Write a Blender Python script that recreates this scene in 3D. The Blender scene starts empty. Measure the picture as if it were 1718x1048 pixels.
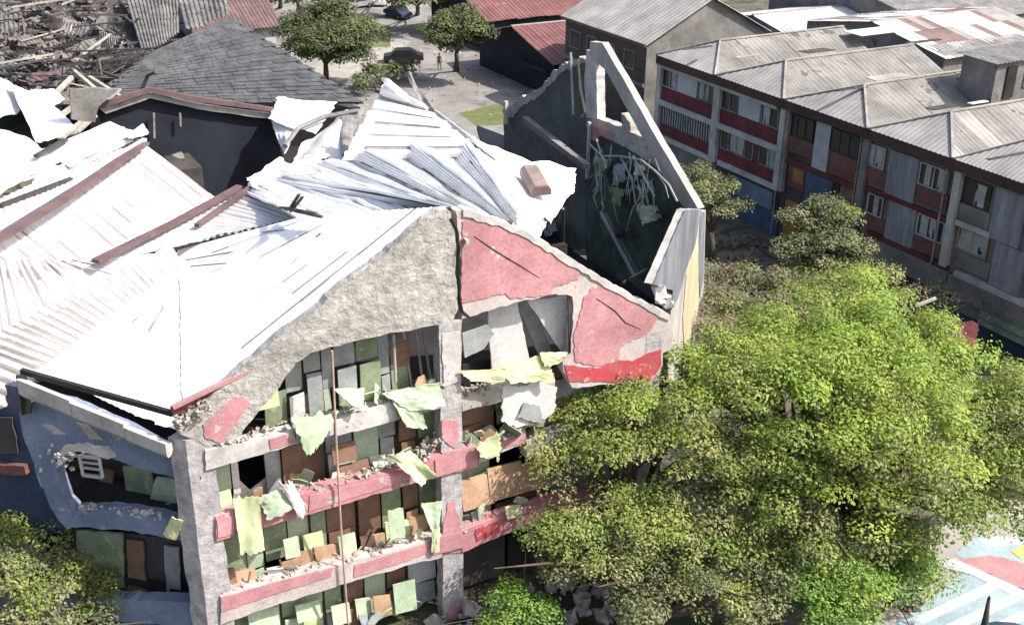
import bpy, math, random
import numpy as np
from mathutils import Vector, Matrix, noise
random.seed(7); RNG = np.random.default_rng(7)
R = math.radians
sc = bpy.context.scene
# ---------------------------------------------------------------- camera
TH, YAW, ROLL, FPX = R(25), R(29), R(0.8), 1960.0
FW = Vector((math.sin(YAW)*math.cos(TH), math.cos(YAW)*math.cos(TH), -math.sin(TH)))
r0 = Vector((math.cos(YAW), -math.sin(YAW), 0)); u0 = r0.cross(FW)
RT = math.cos(ROLL)*r0 + math.sin(ROLL)*u0
UP = -math.sin(ROLL)*r0 + math.cos(ROLL)*u0
CAM = Vector((-14.896, -30.967, 28.478))
cd = bpy.data.cameras.new('camera'); cam = bpy.data.objects.new('camera', cd)
sc.collection.objects.link(cam); sc.camera = cam
M = Matrix((RT, UP, -FW)).transposed().to_4x4(); M.translation = CAM
cam.matrix_world = M
cd.sensor_width = 36; cd.lens = FPX/1718*36; cd.clip_end = 3000; cd.clip_start = .5
# ---------------------------------------------------------------- light
SAZ = Vector((.75, -.66, 0)).normalized(); EL = R(48)
SUN = Vector((SAZ.x*math.cos(EL), SAZ.y*math.cos(EL), math.sin(EL)))
w = bpy.data.worlds.new('World'); sc.world = w; w.use_nodes = True
nt = w.node_tree; bg = nt.nodes['Background']
sky = nt.nodes.new('ShaderNodeTexSky'); sky.sky_type = 'NISHITA'; sky.sun_disc = False
sky.sun_elevation = EL; sky.sun_rotation = math.atan2(SAZ.x, SAZ.y)
sky.air_density = 1.0; sky.dust_density = 3.5; sky.ozone_density = .3
nt.links.new(sky.outputs[0], bg.inputs[0]); bg.inputs[1].default_value = .15
sl = bpy.data.lights.new('sun', 'SUN'); sl.energy = 4.6; sl.angle = R(.5); sl.color = (1, .965, .9)
so = bpy.data.objects.new('sun', sl); sc.collection.objects.link(so)
so.rotation_euler = SUN.to_track_quat('Z', 'Y').to_euler(); so.location = (0, 0, 60)
sc.view_settings.view_transform = 'Standard'; sc.view_settings.look = 'None'
sc.view_settings.exposure = .66; sc.view_settings.gamma = 1; sc.view_settings.use_curve_mapping = False
sc.render.engine = 'CYCLES'

# ---------------------------------------------------------------- helpers
def ray(x, y): return FW + RT*((x-859)/FPX) - UP*((y-524)/FPX)
def W(x, y, z=None, t=None, s=None):
    """sight line through a photo point, met with a plane of the place"""
    d = ray(x, y)
    k = (z-CAM.z)/d.z if z is not None else (t-CAM.y)/d.y if t is not None else (s-CAM.x)/d.x
    return CAM + k*d
def WP(x, y, p, n):
    d = ray(x, y); return CAM + d*((Vector(p)-CAM).dot(n)/d.dot(n))

def mat(name, c1, c2=None, scale=2.0, rough=.85, bump=.0, bscale=None, metal=0, detail=6, c3=None, t3=.62, s3=1.0, stretch=None, spec=.3, grime=.28, bdist=0):
    m = bpy.data.materials.new(name); m.use_nodes = True
    n, l = m.node_tree.nodes, m.node_tree.links
    b = n['Principled BSDF']; b.inputs['Roughness'].default_value = rough
    b.inputs['Metallic'].default_value = metal; b.inputs['Specular IOR Level'].default_value = spec
    tc = n.new('ShaderNodeNewGeometry'); src = tc.outputs['Position']
    if stretch:
        mp = n.new('ShaderNodeMapping'); mp.inputs['Scale'].default_value = stretch
        l.new(src, mp.inputs['Vector']); src = mp.outputs['Vector']
    def nz(s, d=detail, ro=.6):
        t = n.new('ShaderNodeTexNoise'); t.inputs['Scale'].default_value = s; t.inputs['Detail'].default_value = d
        t.inputs['Roughness'].default_value = ro; l.new(src, t.inputs['Vector']); return t
    if c2 is None: c2 = tuple(x*.75 for x in c1)
    t = nz(scale); rp = n.new('ShaderNodeValToRGB')
    rp.color_ramp.elements[0].position = .35; rp.color_ramp.elements[1].position = .65
    rp.color_ramp.elements[0].color = (*c2, 1); rp.color_ramp.elements[1].color = (*c1, 1)
    l.new(t.outputs['Fac'], rp.inputs['Fac']); col = rp.outputs['Color']
    if c3:
        t2 = nz(s3, 8, .65); r2 = n.new('ShaderNodeValToRGB')
        r2.color_ramp.elements[0].position = t3; r2.color_ramp.elements[1].position = t3+.03
        r2.color_ramp.elements[0].color = (0, 0, 0, 1); r2.color_ramp.elements[1].color = (1, 1, 1, 1)
        l.new(t2.outputs['Fac'], r2.inputs['Fac'])
        mx = n.new('ShaderNodeMix'); mx.data_type = 'RGBA'; mx.inputs['B'].default_value = (*c3, 1)
        l.new(r2.outputs['Color'], mx.inputs['Factor']); l.new(col, mx.inputs['A']); col = mx.outputs['Result']
    g1, g2 = nz(.45, 5, .6), nz(9, 6, .75)
    gr_ = n.new('ShaderNodeMapRange'); gr_.inputs['From Min'].default_value = .3; gr_.inputs['From Max'].default_value = .7
    gr_.inputs['To Min'].default_value = 1-grime; gr_.inputs['To Max'].default_value = 1.06; l.new(g1.outputs['Fac'], gr_.inputs['Value'])
    gq = n.new('ShaderNodeMapRange'); gq.inputs['From Min'].default_value = .3; gq.inputs['From Max'].default_value = .6
    gq.inputs['To Min'].default_value = 1-grime*.9; gq.inputs['To Max'].default_value = 1.04; l.new(g2.outputs['Fac'], gq.inputs['Value'])
    mu = n.new('ShaderNodeMath'); mu.operation = 'MULTIPLY'; l.new(gr_.outputs[0], mu.inputs[0]); l.new(gq.outputs[0], mu.inputs[1])
    vm = n.new('ShaderNodeVectorMath'); vm.operation = 'SCALE'; l.new(col, vm.inputs[0]); l.new(mu.outputs[0], vm.inputs['Scale']); col = vm.outputs[0]
    l.new(col, b.inputs['Base Color'])
    if bump:
        t4 = nz(bscale or scale*4, 8, .62 if bdist else .7); t4.inputs['Distortion'].default_value = bdist; bp = n.new('ShaderNodeBump')
        bp.inputs['Strength'].default_value = min(1, bump*4); bp.inputs['Distance'].default_value = bump
        l.new(t4.outputs['Fac'], bp.inputs['Height']); l.new(bp.outputs['Normal'], b.inputs['Normal'])
    return m

def leafmat(name, trans=.35):
    m = bpy.data.materials.new(name); m.use_nodes = True
    n, l = m.node_tree.nodes, m.node_tree.links
    b = n['Principled BSDF']; b.inputs['Roughness'].default_value = .55; b.inputs['Specular IOR Level'].default_value = .35
    a = n.new('ShaderNodeAttribute'); a.attribute_name = 'leaf_colour'
    l.new(a.outputs['Color'], b.inputs['Base Color'])
    tr = n.new('ShaderNodeBsdfTranslucent'); l.new(a.outputs['Color'], tr.inputs['Color'])
    mx = n.new('ShaderNodeMixShader'); mx.inputs[0].default_value = trans
    l.new(b.outputs[0], mx.inputs[1]); l.new(tr.outputs[0], mx.inputs[2])
    l.new(mx.outputs[0], n['Material Output'].inputs[0]); return m

MT = dict(
 concrete=mat('concrete', (.50,.46,.42), (.34,.31,.28), 1.2, .95, .06, 5, c3=(.24,.22,.19), t3=.6, s3=3),
 roughcast=mat('rough_concrete', (.58,.55,.515), (.37,.35,.32), 1.6, 1, .20, 2.3, c3=(.49,.41,.31), t3=.66, s3=.9, grime=.36, bdist=.35),
 palecon=mat('pale_concrete', (.66,.62,.60), (.46,.43,.41), 1.3, .9, .05, 5, c3=(.32,.29,.27), t3=.62, s3=2.2),
 colcon=mat('column_concrete', (.56,.53,.53), (.33,.31,.32), 2.2, .95, .14, 3, c3=(.50,.26,.28), t3=.68, s3=.8),
 pink=mat('pink_paint', (.60,.31,.325), (.51,.235,.255), 1.4, .88, .03, 6, c3=(.60,.50,.47), t3=.62, s3=1.5, grime=.34),
 pinkwhite=mat('worn_pink_paint', (.50,.27,.27), (.44,.22,.22), .9, .85, .02, 6),
 pinkpipe=mat('dusty_pink_pipe', (.52,.36,.32), (.42,.27,.24), 2, .8, 0),
 pinkbeam=mat('flaking_pink_beam', (.58,.265,.285), (.52,.22,.245), 1.6, .88, .05, 5, c3=(.60,.54,.51), t3=.60, s3=1.5, grime=.3),
 wornwall=mat('worn_wall', (.63,.54,.52), (.50,.43,.42), 1.6, .9, .05, 5, c3=(.58,.32,.33), t3=.60, s3=1.6, grime=.3),
 scrap=mat('dark_scrap_metal', (.23,.215,.205), (.12,.11,.105), 1.1, .75, .02, c3=(.07,.06,.055), t3=.57, s3=1.7),
 red=mat('red_paint', (.50,.055,.07), (.45,.12,.13), 1.2, .7, .01, 6, c3=(.55,.35,.34), t3=.6, s3=2.5),
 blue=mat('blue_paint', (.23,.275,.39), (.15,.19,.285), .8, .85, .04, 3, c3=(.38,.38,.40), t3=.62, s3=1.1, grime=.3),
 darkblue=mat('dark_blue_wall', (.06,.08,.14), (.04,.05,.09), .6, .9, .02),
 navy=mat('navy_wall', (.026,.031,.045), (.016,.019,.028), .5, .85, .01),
 roofw=mat('white_roof_paint', (.90,.88,.88), (.87,.84,.84), 1.2, .5, .0, c3=(.74,.67,.66), t3=.72, s3=.8, grime=.06),
 roofp=mat('white_roof_dusty', (.72,.68,.675), (.60,.55,.55), 1.5, .55, .0, c3=(.50,.40,.39), t3=.66, s3=1.6, grime=.14, stretch=(1,.6,1)),
 seam=mat('rib_shade_seam', (.36,.34,.34), (.24,.225,.225), 2, .8, 0),  # grey trough lines, painted in as shade along the ribs
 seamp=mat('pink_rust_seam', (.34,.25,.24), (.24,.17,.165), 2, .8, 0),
 roofg=mat('fold_shade_roof', (.60,.61,.60), (.47,.49,.48), .8, .5, .0, c3=(.40,.42,.41), t3=.68, s3=1.1, grime=.12),  # greyer copy of the white roof, fold shade put into its colour
 ridge=mat('brown_ridge_cap', (.19,.12,.12), (.13,.085,.085), 1.5, .75, .01),
 fascia=mat('red_fascia', (.33,.09,.10), (.24,.07,.08), 1.5, .7, .01),
 pipe=mat('white_gutter', (.55,.53,.50), (.34,.325,.305), 1.2, .6, .03, 4, c3=(.2,.18,.17), t3=.64, s3=1.1),
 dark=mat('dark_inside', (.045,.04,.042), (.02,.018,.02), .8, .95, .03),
 black=mat('black_trim', (.03,.03,.03), (.02,.02,.02), 2, .7),
 green=mat('green_board', (.31,.365,.23), (.21,.26,.155), 1.4, .8, .01, c3=(.42,.44,.33), t3=.58, s3=2),
 pgreen=mat('pale_green_board', (.54,.61,.45), (.42,.49,.35), 1.4, .8, .01),
 greyb=mat('grey_board', (.42,.44,.43), (.30,.31,.31), 1.2, .8, .01),
 whiteb=mat('white_board', (.74,.71,.70), (.64,.61,.60), 1.2, .8, .01),
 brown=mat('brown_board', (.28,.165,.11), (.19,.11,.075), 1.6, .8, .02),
 tan=mat('tan_board', (.52,.34,.22), (.38,.24,.15), 1.6, .8, .02),
 yell=mat('yellow_foam_sheet', (.72,.72,.42), (.62,.62,.36), 1.5, .9, .01),
 clothg=mat('pale_green_sheet', (.54,.64,.45), (.42,.53,.36), 1.6, .9, .03, 6),
 clothy=mat('yellow_green_sheet', (.60,.64,.38), (.50,.55,.32), 1.6, .9, .03, 6),
 slate=mat('grey_slate', (.115,.117,.123), (.075,.077,.083), .9, .8, .01, c3=(.16,.16,.16), t3=.66, s3=1.4),
 rubgrey=mat('grey_weathered_metal', (.34,.32,.31), (.20,.19,.185), 1.1, .75, .02, c3=(.12,.10,.09), t3=.6, s3=1.7),
 rubdark=mat('dark_steel', (.09,.08,.075), (.05,.045,.04), 1.5, .7, .02),
 acoat=mat('dusty_asphalt', (.30,.28,.265), (.22,.205,.19), .25, .95, .02, 3, c3=(.17,.16,.14), t3=.58, s3=.6),
 soil=mat('dusty_ground', (.17,.15,.12), (.09,.085,.065), .3, 1, .03, 3, c3=(.06,.07,.035), t3=.52, s3=.35),
 grass=mat('dry_grass', (.17,.19,.075), (.12,.14,.05), 1.5, 1, .05, 8),
 fibre=mat('grey_fibre_cement', (.29,.275,.255), (.18,.17,.155), .5, .9, .01, 3, c3=(.13,.12,.11), t3=.62, s3=.5),
 fibrep=mat('pale_fibre_cement', (.40,.375,.355), (.30,.28,.265), .5, .9, .01, 3, c3=(.2,.18,.165), t3=.66, s3=.6),
 cap=mat('pale_cap', (.42,.39,.365), (.28,.26,.245), 1, .85, .01),
 maroon=mat('maroon_paint', (.19,.05,.05), (.13,.035,.04), 1, .8, .01, grime=.4),
 brownwall=mat('brown_wall', (.13,.10,.09), (.09,.07,.065), .8, .9, .02),
 eave=mat('brown_eave', (.105,.055,.055), (.07,.04,.04), 1, .8, 0),
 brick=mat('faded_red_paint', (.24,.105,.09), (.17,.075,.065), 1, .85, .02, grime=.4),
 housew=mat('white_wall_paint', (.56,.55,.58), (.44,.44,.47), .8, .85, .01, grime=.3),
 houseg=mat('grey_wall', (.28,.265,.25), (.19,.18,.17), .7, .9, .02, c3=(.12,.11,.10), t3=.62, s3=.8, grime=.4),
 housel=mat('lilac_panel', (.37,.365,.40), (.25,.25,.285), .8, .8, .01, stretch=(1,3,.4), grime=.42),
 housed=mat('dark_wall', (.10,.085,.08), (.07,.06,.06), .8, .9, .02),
 frame=mat('white_frame_paint', (.60,.58,.55), (.46,.44,.42), 1.2, .8, .01, grime=.35),
 glass=mat('dark_window', (.035,.04,.045), (.02,.024,.028), .8, .25, 0, spec=.5),
 grille=mat('pale_grille', (.48,.48,.48), (.36,.36,.36), 1.5, .7, 0),
 bluep=mat('blue_panel', (.10,.145,.24), (.07,.10,.17), 1, .7, .01, grime=.4),
 bluel=mat('light_blue_sign', (.20,.27,.34), (.13,.18,.25), .8, .6, 0, grime=.4),
 orange=mat('orange_panel', (.42,.22,.07), (.33,.17,.06), 1, .7, 0, grime=.4),
 redroof=mat('red_metal_roof', (.225,.10,.095), (.18,.08,.075), .5, .6, .0, c3=(.32,.17,.16), t3=.62, s3=.8),
 bark=mat('bark', (.16,.12,.09), (.09,.07,.05), 3, .95, .03),
 greencon=mat('stained_green_wall', (.12,.145,.115), (.06,.07,.06), .9, .95, .04, c3=(.20,.235,.18), t3=.64, s3=.7),
 wallgrey=mat('grey_inner_wall', (.15,.15,.14), (.10,.10,.095), .8, .95, .04),
 cream=mat('cream_broken_edge', (.50,.46,.40), (.32,.29,.25), 3, .95, .06),
 yellpaint=mat('yellow_paint', (.50,.41,.22), (.46,.42,.33), 1.6, .8, .01, stretch=(1,1,.35)),
 slab=mat('blue_grey_plaster', (.20,.205,.235), (.13,.135,.16), .9, .85, .02, stretch=(1,1,.3)),
 lslab=mat('cream_plaster', (.50,.47,.43), (.34,.32,.30), 1.2, .85, .03, stretch=(1,1,.25)),
 pbluep=mat('pale_blue_ground_paint', (.33,.42,.46), (.29,.37,.41), .8, .8, 0),
 pwhite=mat('white_ground_paint', (.62,.63,.66), (.52,.54,.57), .8, .8, 0),
 pred=mat('red_ground_paint', (.46,.235,.24), (.38,.19,.20), .8, .8, 0),
 pyell=mat('yellow_ground_paint', (.62,.47,.18), (.55,.42,.16), .8, .8, 0),
 plaza=mat('plaza_paving', (.40,.37,.335), (.33,.31,.28), .8, .9, .01),
 plank=mat('rust_roof', (.27,.185,.17), (.20,.135,.125), .8, .8, .01),
 carp=mat('dark_car_paint', (.028,.02,.022), (.022,.016,.018), 1, .35, 0, spec=.5),
 rubber=mat('black_rubber', (.02,.02,.02), (.02,.02,.02), 1, .9),
 lamp=mat('lamp_glass', (.5,.45,.4), (.5,.45,.4), 1, .3),
 skin=mat('skin', (.30,.17,.11), (.27,.15,.10), 2, .7), hair=mat('black_hair', (.02,.015,.012), None, 3, .8),
 cdark=mat('dark_clothes', (.05,.035,.035), None, 3, .9), cblue=mat('blue_clothes', (.04,.06,.16), None, 3, .9),
 box=mat('brown_cowl', (.33,.25,.22), (.24,.18,.16), 2, .7, .01),
)

class MB:
    def __init__(s): s.v = []; s.f = []; s.dirt = set()
    def add(s, vs, fs):
        b = len(s.v); s.v += [Vector(p) for p in vs]; s.f += [tuple(b+i for i in f) for f in fs]
        return s
    def box(s, c, d, rot=None, jit=0):
        c = Vector(c); vs = []
        for x in (-.5,.5):
            for y in (-.5,.5):
                for z in (-.5,.5):
                    p = Vector((x*d[0], y*d[1], z*d[2]))
                    if jit: p += Vector([random.uniform(-jit, jit)*min(d) for _ in range(3)])
                    if rot is not None: p = rot @ p
                    vs.append(c+p)
        return s.add(vs, [(0,1,3,2),(4,6,7,5),(0,4,5,1),(2,3,7,6),(0,2,6,4),(1,5,7,3)])
    def aabb(s, a, b):
        a, b = Vector(a), Vector(b); return s.box((a+b)/2, [abs(q) for q in (b-a)])
    def prism(s, pts, vec):
        n = len(pts); vec = Vector(vec); pts = [Vector(p) for p in pts]
        fs = [tuple(range(n))[::-1], tuple(range(n, 2*n))]
        fs += [(i, (i+1) % n, n+(i+1) % n, n+i) for i in range(n)]
        return s.add(pts+[p+vec for p in pts], fs)
    def bar(s, a, b, w_, h_=None, up=Vector((0,0,1))):
        a, b = Vector(a), Vector(b); d = (b-a); L = d.length; d.normalize(); h_ = h_ or w_
        if abs(d.dot(up)) > .97: up = Vector((0,1,0))
        x = d.cross(up).normalized(); y = x.cross(d)
        vs = [q+x*i*w_/2+y*j*h_/2 for q in (a, b) for i, j in ((-1,-1),(1,-1),(1,1),(-1,1))]
        return s.add(vs, [(0,1,2,3),(7,6,5,4),(0,4,5,1),(1,5,6,2),(2,6,7,3),(3,7,4,0)])
    def tube(s, pts, rs, n=8):
        pts = [Vector(p) for p in pts]
        if not isinstance(rs, (list, tuple)): rs = [rs]*len(pts)
        b = len(s.v)
        for i, p in enumerate(pts):
            d = (pts[min(i+1, len(pts)-1)]-pts[max(i-1, 0)]).normalized()
            up = Vector((0,0,1)) if abs(d.z) < .9 else Vector((1,0,0))
            x = d.cross(up).normalized(); y = x.cross(d)
            s.v += [p+(x*math.cos(2*math.pi*k/n)+y*math.sin(2*math.pi*k/n))*rs[i] for k in range(n)]
        for i in range(len(pts)-1):
            for k in range(n):
                a = b+i*n+k; c = b+i*n+(k+1) % n; s.f.append((a, c, c+n, a+n))
        s.f.append(tuple(b+k for k in range(n))[::-1]); s.f.append(tuple(b+(len(pts)-1)*n+k for k in range(n)))
        return s
    def grid(s, fn, nu, nv):
        b = len(s.v)
        for j in range(nv+1):
            for i in range(nu+1): s.v.append(Vector(fn(i/nu, j/nv)))
        for j in range(nv):
            for i in range(nu):
                a = b+j*(nu+1)+i; s.f.append((a, a+1, a+nu+2, a+nu+1))
        return s

def link(o): sc.collection.objects.link(o); return o
WL = {}
def base_of(parent): return WL.get(parent.name, Vector()) if parent else Vector()
def tag(o, label=None, cat=None, group=None, kind=None):
    if label: o['label'] = label
    if cat: o['category'] = cat
    if group: o['group'] = group
    if kind: o['kind'] = kind
    return o
def obj(name, mb, m, parent=None, smooth=False, dirtm='seam', **kw):
    vs = mb.v; lo = Vector([min(v[i] for v in vs) for i in range(3)]); hi = Vector([max(v[i] for v in vs) for i in range(3)])
    c = (lo+hi)/2; c.z = lo.z
    me = bpy.data.meshes.new(name); me.from_pydata([v-c for v in vs], [], mb.f)
    if isinstance(m, str): m = MT[m]
    me.materials.append(m); me.validate()
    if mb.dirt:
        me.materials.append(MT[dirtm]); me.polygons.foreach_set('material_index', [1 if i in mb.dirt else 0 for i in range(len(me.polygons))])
    if smooth: me.polygons.foreach_set('use_smooth', [True]*len(me.polygons))
    o = link(bpy.data.objects.new(name, me)); o.parent = parent; o.location = c-base_of(parent); WL[o.name] = c
    tag(o, **kw); return o
def thing(name, loc, label, cat, group=None):
    o = link(bpy.data.objects.new(name, None)); o.location = loc; WL[o.name] = Vector(loc); o.empty_display_size = .3
    return tag(o, label, cat, group)
def ragged(pts, step=.3, amp=.07, keep=()):
    """break the straight outline of a flat polygon, staying in its plane"""
    out = []; n = len(pts)
    for i in range(n):
        a, b = pts[i], pts[(i+1) % n]; out.append(a.copy())
        if i in keep: continue
        k = int((b-a).length/step)
        nrm = (pts[1]-pts[0]).cross(pts[2]-pts[1]).normalized(); side = (b-a).normalized().cross(nrm)
        for j in range(1, k+1):
            out.append(a.lerp(b, j/(k+1)) + side*random.uniform(-amp, amp) + (b-a).normalized()*random.uniform(-.3, .3)*step)
    return out
def fr(pts, t=0.0): return [W(x, y, t=t) for x, y in pts]
def slabf(name, pts, m, parent, t=0.0, th=.35, amp=.05, step=.3, keep=(), **kw):
    p = fr(pts, t)
    if amp: p = ragged(p, step, amp, keep)
    return obj(name, MB().prism(p, (0, th, 0)), m, parent, **kw)
def nse(p, s=1.0): return noise.noise(Vector(p)*s)

def corr(a, b, c, d, period=.35, amp=.03, nv=4, crump=0.0, cs=.5, gap=0, seed=0, tear=0, dirt=None):
    """corrugated sheet a-b across the ribs, a-d along them"""
    a, b, c, d = map(Vector, (a, b, c, d))
    n = (b-a).cross(d-a).normalized()
    if n.z < 0: n = -n
    Wd = max((b-a).length, (c-d).length); ribs = max(1, round(Wd/period)); nu = ribs*4
    nv = max(nv, int((d-a).length/.7)) if crump else nv
    S = Vector((seed*7.3, seed*3.1, seed))
    def fn(u, v):
        vv = v
        if tear and v > .99: vv = v + tear*nse((u*6+seed*9, seed, 0))
        if tear and v < .01: vv = v + tear*nse((u*6+seed*5, seed, 4))
        p = a.lerp(b, u).lerp(d.lerp(c, u), vv)
        ph = (u*ribs) % 1.0; h = amp*(1 if .2 < ph < .6 else -1)
        q = p + n*h
        if crump: q = q + n*crump*(nse(p+S, cs)+.5*nse(p+S, cs*2.3))
        return q
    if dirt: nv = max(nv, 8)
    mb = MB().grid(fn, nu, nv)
    if dirt:  # recolour trough faces: grey for painted rib shade, pink for dirt streaks
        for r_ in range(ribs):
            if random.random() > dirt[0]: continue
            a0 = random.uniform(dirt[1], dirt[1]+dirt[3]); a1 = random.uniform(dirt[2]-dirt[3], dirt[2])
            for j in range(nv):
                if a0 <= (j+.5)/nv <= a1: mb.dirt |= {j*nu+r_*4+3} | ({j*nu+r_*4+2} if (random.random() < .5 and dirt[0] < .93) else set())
    return mb
def roof(name, quad, n, m, parent, period=.35, amp=.03, crump=.06, label=None, lift=.02, tear=0, dirt=None, **kw):
    """a slope laid in n sheets, each a part; quad a,b (top edge) c,d (bottom: c under b)"""
    a, b, c, d = map(Vector, quad)
    for i in range(n):
        u0_, u1_ = i/n, (i+1)/n + .008
        up = Vector((0,0, lift*(i % 2) + random.uniform(0, lift)))
        q = [a.lerp(b, u0_)+up, a.lerp(b, u1_)+up, d.lerp(c, u1_)+up, d.lerp(c, u0_)+up]
        q[2] = q[2].lerp(q[1], random.uniform(-.012, .012)); q[3] = q[3].lerp(q[0], random.uniform(-.012, .012))
        obj(name, corr(*q, period=period, amp=amp, crump=crump, seed=i*.01, tear=tear, dirt=dirt), m, parent, **kw)

def cloth(corners, fold=.12, n=12, seed=0, sag=0.0, tear=.08, folds=3.0):
    a, b, c, d = map(Vector, corners); nr = (b-a).cross(d-a).normalized()
    def fn(u, v):
        e = tear*(nse((seed, u*5, v*2)))
        uu = u + (tear*nse((v*7, seed, 1)) if u in (0, 1) else 0)
        vv = v + (tear*1.5*nse((u*6, seed, 2)) if v in (0, 1) else 0)
        p = a.lerp(b, uu).lerp(d.lerp(c, uu), vv)
        p += nr*fold*(math.sin(u*folds*1.7+seed*2+v*1.5)*.5*(.3+v) + nse((u*1.4+seed, v*1.4, seed))*1.2 + .25*nse((u*5+seed, v*5, seed)))
        p.z -= sag*math.sin(math.pi*u)*v
        return p
    return MB().grid(fn, n, n)
def solid(o, th=.02):
    md = o.modifiers.new('thickness', 'SOLIDIFY'); md.thickness = th; return o
def chunks(pts, size=.15, flat=.7, mb=None):
    mb = mb or MB()
    for p in pts:
        k = size*random.uniform(.4, 1.5)
        rot = Matrix.Rotation(random.uniform(0, 6.3), 3, Vector([random.gauss(0,1) for _ in range(3)]).normalized())
        mb.box(p, (k, k*random.uniform(.5, 1), k*flat), rot, .3)
    return mb

# ================================================================ ground
def gz(x, y):
    k = min(1, max(0, (x-25)/5)); q = min(1, max(0, (50-y)/6)); return -1.5*k*k*(3-2*k)*q*q*(3-2*q)
g = MB(); xs = [-900,-300,-100,-50,-20,0,10,20,25]+[25+i*.5 for i in range(1, 11)]+[34,38,50,80,150,300,900]
ys = [-400,-100,-40,-20,0,20,40,44,45,46,47,48,49,50,60,80,120,200,400,1500]
nx = len(xs)
for y in ys:
    for x in xs: g.v.append(Vector((x, y, gz(x, y))))
for j in range(len(ys)-1):
    for i in range(nx-1): g.f.append((j*nx+i, j*nx+i+1, (j+1)*nx+i+1, (j+1)*nx+i))
obj('ground', g, 'soil', kind='structure')
def flat(name, pts, m, lift, **kw):
    """flat painted or paved sheet on the ground"""
    P = [W(x, y, z=0) for x, y in pts]
    return obj(name, MB().prism([Vector((p.x, p.y, lift-.02)) for p in P], (0,0,.02)), m, **kw)
flat('street', [(380,40),(430,5),(520,-30),(700,-30),(745,60),(860,120),(930,190),(900,240),(560,240),(420,200)], 'acoat', .02, kind='structure')
flat('pavement', [(600,50),(690,70),(650,95),(600,120),(500,190),(440,160),(560,90)], 'plaza', .024, kind='structure')
flat('lawn', [(770,190),(830,176),(925,180),(915,205),(800,212)], 'grass', .028, kind='structure')
flat('grass_verge', [(545,60),(600,30),(655,45),(655,80),(600,80)], 'grass', .028, kind='structure')

# painted forecourt, bottom right
flat('forecourt', [(1380,1100),(1400,1040),(1560,930),(1560,870),(1640,840),(1900,830),(1900,1100)], 'plaza', .02, kind='structure')
rt = thing('ground_mural', W(1640,980,z=.03), 'painted ground mural of pale blue and white stripes with red band', 'mural')
def mpaint(name, pts, m, lift): return obj(name, MB().prism([Vector((W(x,y,z=0).x, W(x,y,z=0).y, lift-.01)) for x,y in pts], (0,0,.01)), m, rt)
mpaint('blue_field', [(1480,1060),(1560,1010),(1610,965),(1680,965),(1800,1050),(1800,1100),(1480,1100)], 'pbluep', .034)
for x0, y0, x1, y1, w_ in [(1530,1038,1665,975,9),(1560,1062,1700,995,9),(1600,1080,1745,1010,9),(1650,1095,1790,1030,9)]:
    mpaint('white_stripe', [(x0,y0),(x1,y1),(x1+18,y1+w_),(x0+18,y0+w_)], 'pwhite', .042)
mpaint('upper_blue_field', [(1600,930),(1640,900),(1760,900),(1760,960),(1680,935),(1620,940)], 'pbluep', .034)
mpaint('white_patch', [(1640,905),(1700,900),(1720,912),(1660,918)], 'pwhite', .042)
mpaint('red_band', [(1600,940),(1660,932),(1740,950),(1800,985),(1800,1010),(1720,990),(1660,963),(1620,955)], 'pred', .042)
mpaint('pale_border', [(1560,945),(1600,938),(1640,955),(1700,985),(1760,1010),(1750,1018),(1690,995),(1630,965),(1590,955)], 'pwhite', .05)
mpaint('yellow_spot', [(1695,925),(1712,916),(1740,920),(1740,938),(1712,938)], 'pyell', .05)
k = MB(); P = [(1440,1070),(1480,1030),(1530,1012),(1568,985),(1578,955),(1570,925)]
kp = [Vector((W(x,y,z=0).x, W(x,y,z=0).y, .06)) for x, y in P]
for a, b in zip(kp, kp[1:]): k.bar(a, b, .22, .16)
obj('kerb', k, 'cream', kind='structure')

# ================================================================ the ruined school
SB = thing('damaged_building', (0, 17.5, 0), 'ruined octagonal school with pink gable, broken open walls and torn white roof', 'building')
# ---- front gable wall
gl = [(752,352),(735,354),(700,380),(655,418),(610,455),(560,492),(525,525),(480,555),(440,590),(395,628),(350,670),(312,700),(296,722),(345,748),(388,745),(412,716),(440,682),(470,648),(497,608),(520,592),(570,580),(640,563),(700,551),(760,541),(769,518),(766,470),(765,430),(764,390),(758,368)]
gob = slabf('gable_wall', gl, 'roughcast', SB, 0, .38, .05, .35)
slabf('plaster_patch', [(345,735),(340,712),(385,672),(408,664),(420,675),(395,712),(372,742)], 'pink', SB, -.03, .028, .035, .13)
grt = [(764,354),(776,352),(800,362),(845,372),(905,402),(975,446),(1060,496),(1124,528),(1130,560),(1126,585),(1112,592),(1112,612),(1090,640),(1020,645),(960,650),(945,622),(944,605),(958,592),(962,540),(960,497),(932,493),(862,508),(830,518),(775,535),(773,500),(772,430),(770,390)]
slabf('gable_wall', grt, 'wornwall', SB, 0, .38, .04, .3, label='pink plastered right half of the gable wall')
slabf('plaster_patch', [(776,372),(800,368),(850,386),(900,411),(940,434),(972,456),(971,468),(945,478),(928,482),(925,494),(890,498),(858,501),(848,492),(820,499),(774,508)], 'pink', SB, -.03, .028, .035, .13)
slabf('plaster_patch', [(980,498),(1000,478),(1050,500),(1104,532),(1090,557),(1060,572),(1042,580),(1038,606),(1000,614),(965,606),(963,560),(975,520)], 'pink', SB, -.03, .028, .035, .13)
slabf('plaster_patch', [(948,612),(1000,618),(1040,604),(1062,606),(1088,592),(1110,586),(1110,612),(1092,638),(1020,640),(955,640)], 'red', SB, -.04, .036, .03, .25)
for pts in ([(795,396),(830,420),(870,444),(905,466)], [(1000,500),(1030,520),(1048,540),(1075,552)]):
    p = [q+Vector((0,-.035,0)) for q in fr(pts)]; obj('crack', MB().tube(p, [.012,.02,.018,.006], 5), 'black', SB)
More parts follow.
